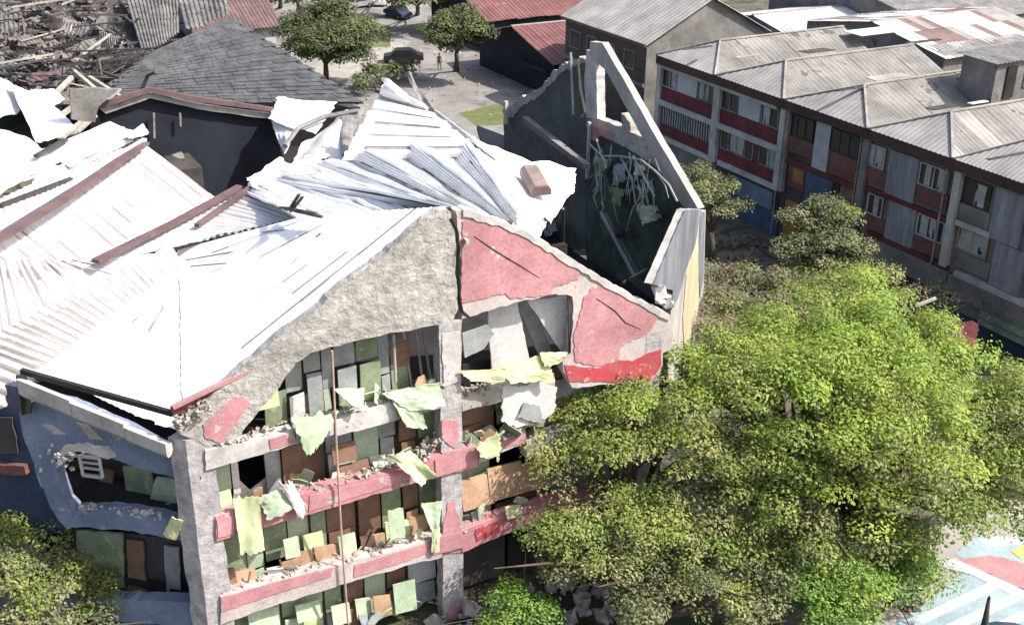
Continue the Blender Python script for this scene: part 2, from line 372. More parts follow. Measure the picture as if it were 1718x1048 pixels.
p = [q+Vector((0,-.0,0)) for q in fr([(756,366),(766,385),(769,430),(771,500),(775,522),(790,534)])]
obj('crack', MB().tube(p, [.05,.05,.035,.05,.06,.03], 6), 'black', SB, label='long dark crack between the two gable halves')
obj('wall_light', MB().box(W(783,404,t=-.15), (.12,.24,.16), None, .2), 'pipe', SB)
# coping of pale mortar along the right rake
cp = fr([(776,354),(845,374),(905,404),(975,448),(1060,498),(1122,530)], 0)
obj('coping', MB().prism(ragged([q+Vector((0,-.06,.06)) for q in cp]+[q+Vector((0,-.06,-.17)) for q in cp[::-1]], .3, .05), (0,.5,0)), 'palecon', SB)

# ---- columns
def column(foot, z0, z1, m, name='column', seg=.5):
    mb = MB(); n = len(foot); k = int((z1-z0)/seg); cx = sum(f[0] for f in foot)/n; cy = sum(f[1] for f in foot)/n
    for i in range(k+1):
        z = z0+(z1-z0)*i/k
        for x, y in foot:
            e = 1+random.uniform(-.06, .06); mb.v.append(Vector((cx+(x-cx)*e, cy+(y-cy)*e, z)))
    for i in range(k):
        for j in range(n): mb.f.append((i*n+j, i*n+(j+1) % n, (i+1)*n+(j+1) % n, (i+1)*n+j))
    mb.f.append(tuple(range(n))[::-1]); mb.f.append(tuple(k*n+j for j in range(n)))
    return obj(name, mb, m, SB)
column([(-8.85,0),(-8.02,0),(-8.02,.5),(-8.8,.75),(-9.25,.42)], 0, 10.1, 'colcon')
column([(-.42,0),(.38,0),(.38,.5),(-.42,.5)], 0, 12.1, 'colcon')
column([(7.9,0),(8.6,0),(8.8,.3),(7.9,.5)], 0, 9.9, 'colcon')
for pts in ([(742,735),(742,705),(768,705),(770,735),(764,752)], [(744,880),(752,842),(762,842),(772,872),(776,925),(742,930)], [(750,1040),(755,1016),(772,1016),(774,1040)]):
    slabf('plaster_patch', pts, 'pink', SB, -.035, .03, .03, .2)
for pts in ([(742,560),(772,556),(774,640),(744,648)],):
    slabf('plaster_patch', pts, 'palecon', SB, -.033, .03, .03, .2)

# ---- beams of the front, each storey
def beam(pts, m, t=-.08, th=.5, amp=.035): return slabf('beam', pts, m, SB, t, th, amp, .3)
beam([(345,756),(420,740),(492,722),(497,744),(440,762),(345,789)], 'palecon')
beam([(497,722),(560,706),(560,728),(497,745)], 'palecon')
beam([(562,706),(610,690),(655,676),(664,682),(664,706),(610,720),(562,731)], 'palecon')
beam([(664,680),(740,661),(740,684),(664,705)], 'concrete')
slabf('plaster_patch', [(452,737),(490,726),(494,742),(455,754)], 'pink', SB, -.11, .028, .02, .2)
beam([(362,868),(440,846),(520,826),(640,796),(690,788),(742,762),(742,798),(700,808),(600,838),(500,868),(440,884),(364,907)], 'pinkbeam')
slabf('plaster_patch', [(364,872),(440,851),(450,852),(452,878),(366,902)], 'pink', SB, -.11, .028, .02, .2)
slabf('plaster_patch', [(520,831),(600,812),(640,801),(690,793),(688,805),(600,832),(518,858)], 'pink', SB, -.11, .028, .02, .2)
slabf('plaster_patch', [(730,772),(760,756),(800,750),(803,778),(760,792),(732,800)], 'pink', SB, -.12, .035, .02, .2)
beam([(742,760),(800,748),(803,782),(742,799)], 'pinkbeam')
beam([(803,750),(880,722),(884,742),(803,776)], 'wornwall', t=.3)
slabf('plaster_patch', [(838,738),(880,722),(884,742),(842,752)], 'pink', SB, .27, .028, .02, .2)
beam([(370,1000),(460,975),(560,950),(690,915),(742,896),(742,934),(690,946),(560,985),(440,1022),(370,1048)], 'wornwall')
slabf('plaster_patch', [(371,1002),(460,977),(560,951),(556,966),(520,978),(440,1003),(372,1026)], 'pink', SB, -.11, .028, .02, .2)
slabf('plaster_patch', [(595,948),(690,919),(724,908),(726,922),(690,938),(594,968)], 'pink', SB, -.11, .028, .02, .2)
slabf('plaster_patch', [(722,905),(776,890),(778,918),(722,932)], 'pink', SB, -.115, .033, .02, .2)
beam([(776,890),(840,866),(930,838),(1020,812),(1020,842),(930,868),(840,898),(776,926)], 'pinkbeam')
slabf('plaster_patch', [(798,888),(835,874),(838,892),(800,908)], 'red', SB, -.11, .028, .03, .2)
beam([(776,664),(850,648),(930,630),(930,655),(850,672),(776,690)], 'concrete', t=.2)
beam([(884,742),(960,716),(1090,690),(1090,716),(960,745),(884,770)], 'concrete', t=.1)

# ---- floor slabs and dark inner walls
OCT = [(-8.2,.9),(8.2,.9),(8.2,8),(8.2,27),(-8.2,34),(-16.5,26),(-16.5,9.8)]
for z in (3.0, 6.25, 9.0):
    o8 = OCT if z < 9 else [(-8.2,1.2),(8,1.2),(8,12),(1,13),(-2,20),(-9,24),(-16,24),(-16,10)]
    if z == 3.0: o8 = [(-8.2,.9),(8.2,.9),(16.6,9.6),(16.6,26),(8,34),(-8.2,34),(-16.5,26),(-16.5,9.8)]
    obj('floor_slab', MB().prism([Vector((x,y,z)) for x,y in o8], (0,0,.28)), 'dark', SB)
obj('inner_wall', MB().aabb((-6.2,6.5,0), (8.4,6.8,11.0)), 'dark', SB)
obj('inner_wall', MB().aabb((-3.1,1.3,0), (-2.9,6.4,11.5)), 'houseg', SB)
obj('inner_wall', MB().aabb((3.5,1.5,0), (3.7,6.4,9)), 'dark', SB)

# ---- boards standing in the window openings (each lifted separately)
ALT = dict(green=['pgreen','green','green','greyb'], pgreen=['green','clothg','whiteb','clothy'], brown=['tan','green','brown','brown'], greyb=['whiteb','greyb','pgreen'], whiteb=['greyb','whiteb'])  # colours for lower pieces, often paler to paint in light on lower halves
def board(s0, s1, z0, z1, m, t=.9, lean=0.0, th=.06, name='board_panel', split=True):
    if split and z1-z0 > 1.6 and random.random() < .7 and m in ALT:
        zc = z0+(z1-z0)*random.uniform(.25,.6)
        board(s0+random.uniform(0,.04), s1-random.uniform(0,.12), z0, zc-.02, random.choice(ALT[m]), t-random.uniform(.02,.3), random.uniform(-.05,.15), th, name, False)
        return board(s0, s1, zc, z1, m, t, lean, th, name, False)
    a = random.uniform(-.05,.05); b = random.uniform(-.06,.06)
    mb = MB().prism([Vector((s0,t,z0)), Vector((s1,t,z0)), Vector((s1,t+lean,z1+b)), Vector((s0,t+lean+a,z1-b))], (0,th,0))
    return obj(name, mb, m, SB)
def S(x, y, t=.9): return W(x, y, t=t).x
rowA = [(440,478,'green'),(480,508,'greyb'),(512,540,'greyb'),(543,560,'greyb'),(564,598,'greyb'),(601,637,'green'),(639,656,'greyb'),(658,690,'brown')]
for x0, x1, m in rowA:
    s0, s1 = S(x0,640), S(x1,640); top = 12.2 if x0 > 470 else 10.6
    board(s0, s1, 9.3, top+random.uniform(-.2,.1)-(0.9 if x0 == 658 else 0), m, t=.9+random.uniform(0,.12), lean=random.uniform(-.1,.12))
for x, z0, z1 in ((712,9.3,12.0),(724,9.6,11.8),(692,9.4,11.9)):
    s = S(x, 620); obj('post', MB().bar((s,1.0,z0), (s-.25,1.1,z1), .07), 'pipe', SB)
rowB = [(356,388,'pgreen',8.7),(390,402,'whiteb',8.6),(448,474,'greyb',8.9),(476,508,'brown',8.5),(510,548,'brown',8.9),(552,596,'greyb',8.9),(598,638,'pgreen',8.9),(640,668,'greyb',8.9),(672,700,'brown',8.3),(704,734,'green',8.8)]
for x0, x1, m, zt in rowB: board(S(x0,800), S(x1,800), 6.55, zt+random.uniform(-.1,.1), m, t=.9+random.uniform(0,.15), lean=random.uniform(-.08,.12))
obj('board_panel', MB().prism([W(390,842,t=1.15),W(452,828,t=1.15),W(448,800,t=1.15),W(420,822,t=1.15),W(396,800,t=1.15)], (0,.05,0)), 'whiteb', SB)
rowC = [(362,410,'green'),(412,440,'pgreen'),(444,482,'green'),(485,520,'pgreen'),(523,548,'green'),(552,600,'brown'),(604,640,'brown'),(644,676,'green'),(680,704,'brown'),(706,738,'green')]
for x0, x1, m in rowC: board(S(x0,900), S(x1,900), 3.3+(.9 if x0 == 444 else 0), 6.1+random.uniform(-.2,.1), m, t=.9+random.uniform(0,.15), lean=random.uniform(-.08,.12))
rowD = [(374,420,'green'),(424,470,'pgreen'),(474,505,'green'),(508,545,'pgreen'),(548,575,'green'),(580,612,'brown'),(616,650,'pgreen'),(654,684,'brown'),(690,735,'whiteb')]
for x0, x1, m in rowD: board(S(x0,1030), S(x1,1030), .4, 2.8+random.uniform(-.2,.1), m, t=.9+random.uniform(0,.15), lean=random.uniform(-.08,.12))
for x0, x1, z0, z1, m in ((455,545,6.6,8.8,'brown'),(548,640,6.6,8.9,'green'),(642,735,6.6,8.8,'brown'),(355,440,3.3,6.2,'green'),(490,590,3.3,6.2,'green'),(592,735,3.3,6.2,'brown'),(372,520,.3,2.9,'green'),(522,735,.3,2.9,'green'),(478,600,9.3,12.0,'housed')):
    board(S(x0,830), S(x1,830), z0, z1, m, t=1.32, split=False, name='back_panel')
# low boxes and short boards leaning out, in the light
low = [(430,470,690,655,'clothy'),(358,392,862,835,'clothy'),(392,470,868,852,'tan'),(574,622,812,785,'brown'),(624,650,795,770,'pgreen'),(610,668,950,905,'tan'),(650,690,915,880,'clothy'),(492,530,968,935,'tan'),(532,572,958,922,'tan'),(452,492,975,958,'whiteb'),(395,432,985,965,'tan'),(372,400,995,960,'brown'),(560,600,780,752,'brown'),(690,720,905,872,'tan'),(480,505,938,910,'pgreen'),(512,545,928,902,'clothy'),(572,600,935,905,'pgreen'),(600,625,1040,1010,'pgreen'),(630,658,1035,1005,'tan'),(664,700,1030,985,'clothg'),(500,540,1045,1020,'clothg'),(420,470,1060,1030,'clothg'),(560,590,1050,1022,'pgreen')]
for x0, x1, yb, yt, m in low:
    t = random.uniform(.25,.55); a, b = W(x0, yb, t=t), W(x1, yb-(x1-x0)*.25, t=t); h = (W(x0,yt,t=t)-a).z
    mb = MB().prism([a, b, b+Vector((0,.15,h*random.uniform(.85,1.1))), a+Vector((0,.15,h))], (0,.07,0)); obj('short_board', mb, m, SB)
for i in range(90):
    lv = random.choice(((352,735,868,768,7.2),(372,735,1000,900,4.15),(372,735,1130,1020,1.0),(480,735,720,665,9.9),(780,930,890,850,4.0),(780,900,760,725,7.1)))
    q = random.random(); x = lv[0]+(lv[1]-lv[0])*q; y = lv[2]+(lv[3]-lv[2])*q; p = W(x, y-random.uniform(2,26), t=random.uniform(.1,.75))
    r_ = Matrix.Rotation(random.gauss(0,.5), 3, 'Y') @ Matrix.Rotation(random.gauss(0,.6), 3, 'X') @ Matrix.Rotation(random.gauss(0,.5), 3, 'Z')
    a_, b_ = random.uniform(.25,.8), random.uniform(.2,.65)
    Q = [p+r_@Vector((u*a_*random.uniform(.35,.55), 0, v*b_*random.uniform(.35,.55))) for u, v in ((-1,-1),(1,-1),(1,1),(.1,1.3),(-1,1))]
    obj('board_scrap', MB().prism(Q, r_@Vector((0,.04,0))), random.choice(['pgreen','green','clothg','tan','greyb','whiteb','clothy','pgreen','green','clothy']), SB)
for i in range(22):
    x = random.uniform(360,735); y = random.choice((-.3*x+1000,-.28*x+1110,-.24*x+860)); a = W(x, y, t=random.uniform(.2,.7))
    obj('broken_batten', MB().bar(a, a+Vector((random.gauss(0,.7), random.uniform(-.3,.2), random.uniform(.1,1.2))), .05), random.choice(['brown','rubgrey','cream','rubdark']), SB)
# right half of the front
board(S(776,800),S(830,790),6.9,8.6,'brown',t=1.0); board(S(832,780),S(890,780),7.2,8.8,'green',t=.95); board(S(892,780),S(960,770),6.6,8.8,'brown',t=1.0)
R2 = [(778,858,830,805,'tan'),(824,842,880,795,'tan'),(872,828,925,790,'tan')]
for x0, yb, x1, yt, m in R2:
    a, b = W(x0,yb,t=.4), W(x1,yb-(x1-x0)*.28,t=.4); h = random.uniform(.9,1.25)
    obj('short_board', MB().prism([a,b,b+Vector((0,.3,h)),a+Vector((0,.3,h))], (0,.07,0)), m, SB)
board(S(776,930),S(822,930),3.3,5.9,'green',t=1.0); board(S(826,920),S(900,915),3.3,5.0,'brown',t=1.0); board(S(905,900),S(1000,880),3.4,5.6,'green',t=1.0)
board(S(776,1020),S(850,1010),.3,2.9,'housed',t=1.1); board(S(855,1000),S(960,980),.3,2.6,'dark',t=1.1)
for z0, z1 in ((3.5,5.0),(6.9,8.4)): board(4.5, 8.1, z0, z1, 'greyb', t=.8)
# white panels behind the broken right wall
wp = [([(818,516),(868,506),(888,600),(884,640),(826,640)],'whiteb',.7),([(866,508),(890,500),(926,590),(905,600)],'greyb',1.3),([(886,506),(950,498),(952,600),(935,580)],'whiteb',.6),([(780,600),(812,585),(830,560),(818,545),(776,560)],'greyb',.35),([(776,612),(840,600),(838,640),(778,650)],'dark',1.2)]
for pts, m, t in wp: slabf('wall_panel', pts, m, SB, t, .08, .02, .3)
obj('post', MB().bar(W(954,490,t=.1), W(956,596,t=.1), .07), 'rubdark', SB)
slabf('wall_panel', [(842,652),(905,640),(935,650),(930,690),(905,712),(872,716),(842,708)], 'whiteb', SB, .15, .06, .08, .15)
slabf('wall_panel', [(868,700),(880,676),(905,680),(912,710)], 'greyb', SB, .06, .05, .04, .15)
obj('down_pipe', MB().tube([W(557,588,t=-.25),W(566,780,t=-.25),W(573,900,t=-.25),W(584,1046,t=-.25)], .038), 'pinkpipe', SB)
obj('down_pipe', MB().tube([W(660,560,t=.5),W(664,640,t=.5)], .05), 'pipe', SB)

# ---- blue diagonal side on the left
BP, BN = Vector((-8.9,.35,0)), Vector((-1,-1,0)).normalized()
def fb(pts, off=0): return [WP(x, y, BP-BN*off, BN) for x, y in pts]
def slabb(name, pts, m, off=0, th=.4, amp=.025, step=.3, **kw):
    return obj(name, MB().prism(ragged(fb(pts, off), step, amp), -BN*th), m, SB, **kw)
slabb('side_wall', [(32,692),(46,678),(66,667),(116,676),(165,698),(216,720),(272,750),(318,782),(338,800),(330,812),(299,801),(268,795),(238,786),(184,768),(128,752),(104,762),(90,772),(97,795),(111,839),(130,858),(122,884),(113,888),(98,872),(84,850),(62,792),(38,728)], 'blue', label='blue painted side wall broken open at its middle')
slabb('plaster_patch', [(90,768),(104,750),(130,742),(182,748),(196,766),(182,770),(128,757)], 'palecon', -.03, .028, .05, .2)
slabb('plaster_patch', [(70,712),(84,712),(112,728),(90,728)], 'pipe', -.03, .028, .02, .2)
slabb('plaster_patch', [(128,708),(145,712),(172,738),(150,736)], 'pipe', -.03, .028, .02, .2)
slabb('beam', [(126,856),(170,856),(214,858),(273,870),(325,890),(346,912),(342,918),(300,905),(273,901),(214,890),(160,886),(118,882)], 'blue', -.05, .5, .05)
slabb('beam', [(60,1004),(170,1004),(325,1010),(325,1050),(170,1040),(60,1035)], 'blue', -.05, .5, .04)
for pts, m, off in [([(100,780),(150,762),(318,800),(318,880),(130,870)],'housed',2.2),([(205,782),(250,778),(262,830),(215,850)],'green',1.5),([(262,800),(312,808),(300,858),(248,850)],'pgreen',1.3),([(165,785),(190,790),(185,858),(168,855)],'brown',1.7),
                    ([(118,886),(325,905),(325,1010),(118,1010)],'housed',1.2),([(128,890),(205,894),(208,985),(130,985)],'green',1.0),([(212,905),(240,908),(245,1000),(216,1000)],'brown',1.05),([(275,915),(300,918),(304,1000),(280,1000)],'greyb',.95)]:
    slabb('side_panel', pts, m, off, .08, .03, .4)
w_ = thing('hanging_window_frame', fb([(152,800)], 1.0)[0], 'small white slatted frame hanging inside the broken blue wall', 'window frame')
f_ = fb([(133,764),(166,768),(172,800),(139,796)], 1.0)
mb = MB(); [mb.bar(f_[i], f_[(i+1)%4], .1) for i in range(4)]; obj('frame', mb, 'whiteb', w_)
for q in (.3,.6): obj('slat', MB().bar(f_[0].lerp(f_[3], q), f_[1].lerp(f_[2], q), .07), 'whiteb', w_)
# white gutter box below the eave and black eave line
ga, gb_ = fb([(42,640)], -.3)[0], fb([(288,738)], -.3)[0]
for q0, q1, dz, h_ in ((0,.36,0,.62),(.365,.72,-.05,.58),(.725,1,-.10,.5)):
    A2, B2 = ga.lerp(gb_, q0)+Vector((0,0,dz)), ga.lerp(gb_, q1)+Vector((0,0,dz)); ax = (B2-A2); o_ = BN*1.0
    sec = [(0,.0),(.10,-.10),(.26,-.12),(.34,.0),(.34,h_*.8),(.28,h_*.82),(.0,h_*.55)]
    obj('gutter', MB().prism([A2+o_*p+Vector((0,0,q-.25)) for p, q in sec], ax), 'pipe', SB)
obj('gutter_bracket', MB().bar(fb([(36,632)], -.3)[0], fb([(44,690)], -.2)[0], .3), 'black', SB)
obj('eave_board', MB().bar(fb([(36,622)], -.1)[0], fb([(292,694)], -.1)[0], .14, .17), 'black', SB)
obj('eave_board', MB().bar(W(288,690,t=.25), W(412,630,t=.25), .12, .32), 'fascia', SB, label='dark red eave board behind the gable foot')
obj('eave_board', MB().bar(W(290,683,t=.05), W(416,622,t=.05), .16, .10), 'pinkwhite', SB)
slabf('eave_infill', [(290,694),(412,636),(395,668),(345,700),(300,716)], 'fascia', SB, .42, .1, .02)
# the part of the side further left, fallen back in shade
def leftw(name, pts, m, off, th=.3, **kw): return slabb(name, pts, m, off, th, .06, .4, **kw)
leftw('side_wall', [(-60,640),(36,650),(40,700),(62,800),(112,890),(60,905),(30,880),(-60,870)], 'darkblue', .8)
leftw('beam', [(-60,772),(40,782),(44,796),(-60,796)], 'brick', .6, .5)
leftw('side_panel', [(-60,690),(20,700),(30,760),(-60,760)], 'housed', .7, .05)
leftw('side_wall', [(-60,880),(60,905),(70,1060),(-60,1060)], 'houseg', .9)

# ---- roof
def wz(x, y, z): return W(x, y, z=z)
A_ = Vector((-.05,.12,16.06))
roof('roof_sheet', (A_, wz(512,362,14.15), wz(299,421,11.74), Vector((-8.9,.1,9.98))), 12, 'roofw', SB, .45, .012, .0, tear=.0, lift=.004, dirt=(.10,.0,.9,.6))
roof('roof_sheet', (wz(176,532,10.93), wz(306,424,11.68), Vector((-8.5,.12,9.99)), wz(40,617,10.15)), 9, 'roofw', SB, .38, .012, .0, lift=.004)
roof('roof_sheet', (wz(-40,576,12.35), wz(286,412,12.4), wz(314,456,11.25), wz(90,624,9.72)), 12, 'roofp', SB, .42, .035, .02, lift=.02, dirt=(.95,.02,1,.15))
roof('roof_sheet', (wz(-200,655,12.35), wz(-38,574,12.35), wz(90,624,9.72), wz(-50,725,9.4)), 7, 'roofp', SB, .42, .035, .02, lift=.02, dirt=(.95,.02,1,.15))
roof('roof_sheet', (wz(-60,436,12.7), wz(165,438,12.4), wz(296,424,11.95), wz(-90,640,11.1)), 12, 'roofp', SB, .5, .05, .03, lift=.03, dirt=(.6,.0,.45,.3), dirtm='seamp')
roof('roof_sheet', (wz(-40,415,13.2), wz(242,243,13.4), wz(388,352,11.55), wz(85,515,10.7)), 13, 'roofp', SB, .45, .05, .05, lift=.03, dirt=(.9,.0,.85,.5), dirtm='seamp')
roof('roof_sheet', (wz(-40,352,13.1), wz(228,232,13.3), wz(243,243,13.45), wz(-40,418,13.25)), 7, 'roofp', SB, .4, .015, .02)
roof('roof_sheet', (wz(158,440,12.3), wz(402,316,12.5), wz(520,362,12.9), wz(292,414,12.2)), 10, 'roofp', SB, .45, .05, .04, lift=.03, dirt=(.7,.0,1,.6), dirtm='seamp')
roof('roof_sheet', (wz(398,318,12.5), wz(470,268,13.2), wz(742,350,15.2), wz(500,366,13.9)), 5, 'roofw', SB, .5, .04, .22)
# collapsed east slope: big torn corrugated sheets
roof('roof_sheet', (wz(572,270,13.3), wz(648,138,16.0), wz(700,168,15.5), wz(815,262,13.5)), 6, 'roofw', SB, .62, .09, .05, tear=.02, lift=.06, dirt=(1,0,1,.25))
Lp = [(432,318,12.6),(470,296,13.5),(500,285,12.7),(540,270,13.7),(572,266,12.9),(612,252,13.9),(640,238,13.1),(680,228,14.0),(716,214,13.3),(760,212,14.0),(800,232,13.4)]
Rp = [(742,352,15.3),(752,350,15.75),(772,358,14.9),(788,360,15.3),(806,370,14.3),(822,368,14.7),(842,380,13.8),(856,370,14.2),(870,392,13.3),(868,362,13.8),(862,330,13.3)]
for i in range(10):
    P = [wz(*Lp[i]), wz(*Lp[i+1]), wz(*Rp[i+1]), wz(*Rp[i])]; up = Vector((0,0,.03*(i % 2)))
    obj('roof_sheet', corr(P[0]+up, P[1]+up, P[2]+up, P[3]+up, .45, .035, crump=.10, seed=i, cs=.35, tear=.03, dirt=(.25,.0,1,.5)), 'roofg' if i % 2 else 'roofw', SB, smooth=False)  # every other fold takes the painted shade tone
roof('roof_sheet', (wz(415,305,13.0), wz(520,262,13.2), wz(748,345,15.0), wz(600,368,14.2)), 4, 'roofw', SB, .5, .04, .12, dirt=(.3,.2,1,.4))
for cs, m, sd in [(((790,232,13.7),(965,288,12.2),(925,372,12.2),(865,385,13.5)),'roofw',3),(((860,375,13.5),(930,350,12.3),(905,398,12.7),(880,400,13.2)),'roofw',5),(((690,165,15.4),(740,190,14.9),(862,285,13.2),(800,250,13.6)),'roofw',6),(((640,132,16.1),(662,138,16.1),(700,170,15.5),(650,150,15.9)),'roofw',8),(((683,122,15.9),(694,128,15.8),(735,205,14.7),(700,170,15.3)),'rubgrey',2),
                  (((468,163,13.2),(566,172,13.0),(530,232,12.4),(450,200,12.5)),'roofw',9),(((450,190,12.5),(500,215,12.4),(480,262,12.0),(468,240,11.8)),'roofw',12),(((505,240,12.4),(585,188,12.9),(572,262,12.9),(482,285,12.4)),'roofp',13),(((572,196,13.1),(610,182,13.2),(600,225,13.1),(575,268,12.9)),'rubgrey',14),
                  (((413,300,13.1),(470,262,13.4),(520,310,13.4),(430,322,13.0)),'roofw',15),(((928,290,12.3),(966,292,12.1),(962,325,11.8),(925,372,11.9)),'roofw',16)]:
    o = obj('torn_sheet', cloth([wz(*c) for c in cs], fold=.22, n=12, seed=sd, tear=.07, folds=2.5), m, SB); solid(o)
obj('bent_bar', MB().tube([wz(478,245,12.7),wz(500,215,12.9),wz(545,196,13.1),wz(600,186,13.3)], .12, 6), 'rubgrey', SB)
# ridge caps
for pts, m, wd in [(((-40,425,13.5),(100,338,13.6),(243,240,13.7)),'ridge',.42),(((160,438,12.65),(290,375,12.7),(403,313,12.8)),'ridge',.36),(((330,378,12.7),(420,315,12.9)),'ridge',.2),(((-40,405,13.55),(243,234,13.75)),'roofp',.2)]:
    for i in range(len(pts)-1): obj('ridge_cap', MB().bar(wz(*pts[i]), wz(*pts[i+1]), wd, .12), m, SB)
# broken white shards at the far left
for i, cs in enumerate([((-30,125,13.5),(15,135,13.6),(60,170,13.4),(-30,215,13.2)),((15,140,13.8),(70,160,13.5),(128,215,13.3),(60,240,13.3)),((-30,205,13.4),(50,232,13.4),(105,272,13.2),(-30,345,13.2)),((70,250,13.3),(185,205,13.6),(240,222,13.6),(120,285,13.3)),((-30,265,13.4),(60,262,13.4),(105,280,13.3),(-30,330,13.1)),((60,300,13.2),(160,245,13.5),(225,235,13.5),(40,330,13.0)),((210,225,13.8),(240,210,13.8),(250,222,13.8),(222,235,13.8)),((50,150,12.8),(90,150,12.8),(110,170,12.6),(70,178,12.6))]):
    o = obj('torn_sheet', cloth([wz(*c) for c in cs], fold=.12, n=10, seed=20+i, tear=.06), 'roofw' if i % 3 else 'roofp', SB); solid(o)
for pts in (((200,150,11.6),(100,235,12.2)),((250,148,12.1),(165,190,12.0)),((170,185,12.2),(120,230,12.4)),((60,262,13.6),(110,235,13.5)),((0,345,13.3),(120,300,13.4))):
    obj('broken_batten', MB().bar(wz(*pts[0]), wz(*pts[1]), .22, .12), 'rubdark' if pts[0][0] in (60,0) else 'cream', SB)
# splintered timbers on the roof and small bits of metal
for pts in (((485,352,14.4),(502,326,15.2)),((488,355,14.4),(508,330,15.1)),((478,350,14.3),(540,364,14.6)),((486,350,14.3),(530,358,14.7)),((470,348,14.2),(495,350,14.6))):
    obj('splinter', MB().bar(wz(*pts[0]), wz(*pts[1]), .10, .07), 'rubdark', SB)
for pts in (((536,476,12.95),(546,510,12.35)),((546,510,12.3),(538,514,12.3)),((636,385,14.9),(600,440,13.7)),((530,402,14.3),(538,395,14.4)),((440,393,13.3),(480,389,13.6)),((310,440,11.9),(424,420,12.8)),((222,545,11.1),(232,535,11.2)),((430,470,12.2),(436,466,12.25)),((320,450,12.0),(380,445,12.4)),((250,560,10.9),(275,518,11.3))):
    a, b = wz(*pts[0]), wz(*pts[1]); a.z += .08; b.z += .08
    obj('loose_strip', MB().bar(a, b, .05, .04), 'rubgrey', SB)
rc = thing('roof_cowl', wz(900,330,12.8), 'brown rounded ventilation cowl lying on crumpled white roof sheet', 'roof vent')
ca, cb = wz(888,292,13.2), wz(908,328,13.0); d_ = (cb-ca)
mb = MB(); prof = [(-.42,0),(-.40,.28),(-.25,.42),(.25,.42),(.40,.28),(.42,0)]
x_ = d_.normalized().cross(Vector((0,0,1))).normalized(); y_ = x_.cross(d_.normalized())
mb.prism([ca+x_*p+y_*abs(q) for p, q in prof], d_); obj('casing', mb, 'box', rc)
obj('rim', MB().prism([cb+x_*p*.9+y_*(q*.85+.03) for p, q in prof], d_.normalized()*.07), 'ridge', rc)

# ---- rear left opening
tN = 25.5
def nb(pts): return [W(x, y, t=tN) for x, y in pts]
def slabn(name, pts, m, dt=0, th=.3, amp=.05):
    return obj(name, MB().prism(ragged([W(x, y, t=tN+dt) for x, y in pts], .5, amp), (0,th,0)), m, SB)
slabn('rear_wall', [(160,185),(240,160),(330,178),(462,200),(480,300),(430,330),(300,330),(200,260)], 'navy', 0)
slabn('rear_lintel', [(168,184),(250,157),(262,158),(330,175),(460,193),(460,201),(330,183),(252,165),(178,191)], 'concrete', -.3, .3, .02)
slabn('rear_fascia', [(160,176),(250,148),(262,149),(330,163),(466,182),(466,189),(330,171),(252,155),(165,184)], 'ridge', -.5, .25, .02)
obj('post', MB().bar(W(258,190,t=25.2), W(259,232,t=25.2), .09), 'rubgrey', SB); obj('post', MB().bar(W(302,190,t=25.2), W(303,212,t=25.2), .09), 'rubgrey', SB)
slabn('rear_wall', [(118,150),(200,150),(165,180),(160,205),(120,200)], 'houseg', -1)
obj('inner_block', MB().bar(wz(270,245,10.5), wz(320,300,10.5), 1.2, 1.0), 'rubdark', SB)
obj('torn_sheet', cloth([wz(260,243,11.2), wz(300,245,11.2), wz(320,285,10.8), wz(285,270,10.8)], n=8, seed=44), 'rubgrey', SB)

# ---- east gable wall with its bare concrete frame
sE = 17.1
def fe(pts, ds=0): return [W(x, y, s=sE+ds) for x, y in pts]
def slabe(name, pts, m, ds=0, th=.35, amp=.06, step=.35, **kw):
    return obj(name, MB().prism(ragged(fe(pts, ds), step, amp), (th,0,0)), m, SB, **kw)
slabe('east_wall', [(845,195),(852,180),(870,168),(905,152),(925,130),(942,114),(962,104),(980,98),(984,200),(984,420),(940,420),(845,330)], 'wallgrey', .05, .3)
slabe('broken_edge', [(843,186),(868,166),(905,148),(924,126),(942,108),(978,96),(980,106),(944,120),(928,136),(906,160),(872,180),(862,196),(848,200)], 'cream', 0, .4, .1, .2)
slabe('east_wall', [(984,215),(1010,226),(1060,255),(1098,278),(1130,322),(1160,358),(1135,520),(1090,560),(984,560)], 'greencon', .05, .3)
slabe('gable_leg', [(984,84),(1000,92),(1002,200),(984,200),(980,140)], 'palecon', -.05, .5, .03)
slabe('gable_beam', [(984,198),(1006,200),(1052,218),(1100,245),(1132,300),(1128,310),(1096,276),(1054,250),(1008,228),(984,212)], 'concrete', -.05, .5, .03)
slabe('gable_beam', [(990,70),(1010,72),(1050,140),(1092,215),(1130,280),(1171,350),(1152,354),(1120,310),(1086,246),(1050,180),(1016,118),(988,92)], 'lslab', -.1, .38, .02, .6, label='long sloping pale beam standing bare against the street')
slabe('pillar', [(1042,190),(1056,205),(1058,222),(1044,216)], 'concrete', 0, .4)
obj('bent_rod', MB().tube([W(957,88,s=16.8),W(960,140,s=16.8),W(962,192,s=16.7)], .07, 6), 'pipe', SB)
obj('bent_rod', MB().tube([W(970,100,s=16.8),W(974,150,s=16.6),W(982,188,s=16.7),W(976,196,s=16.7)], .07, 6), 'yellpaint', SB)
obj('post', MB().bar(W(849,170,s=16.8), W(849,208,s=16.8), .2), 'frame', SB)
obj('post', MB().bar(W(989,205,s=16.5), W(985,300,s=16.5), .14), 'frame', SB)
obj('torn_sheet', cloth([W(988,206,s=16.5), W(1012,222,s=16.5), W(1000,236,s=16.6), W(986,232,s=16.6)], n=6, seed=50, fold=.05), 'pinkwhite', SB)
obj('inner_beam', MB().bar(W(880,200,s=15.5), W(985,280,s=15.5), .35, .3), 'houseg', SB)
obj('inner_wall', MB().prism([wz(800,210,7.5), wz(985,280,7.5), wz(985,420,4), wz(860,420,4)], (0,0,-.3)), 'navy', SB)
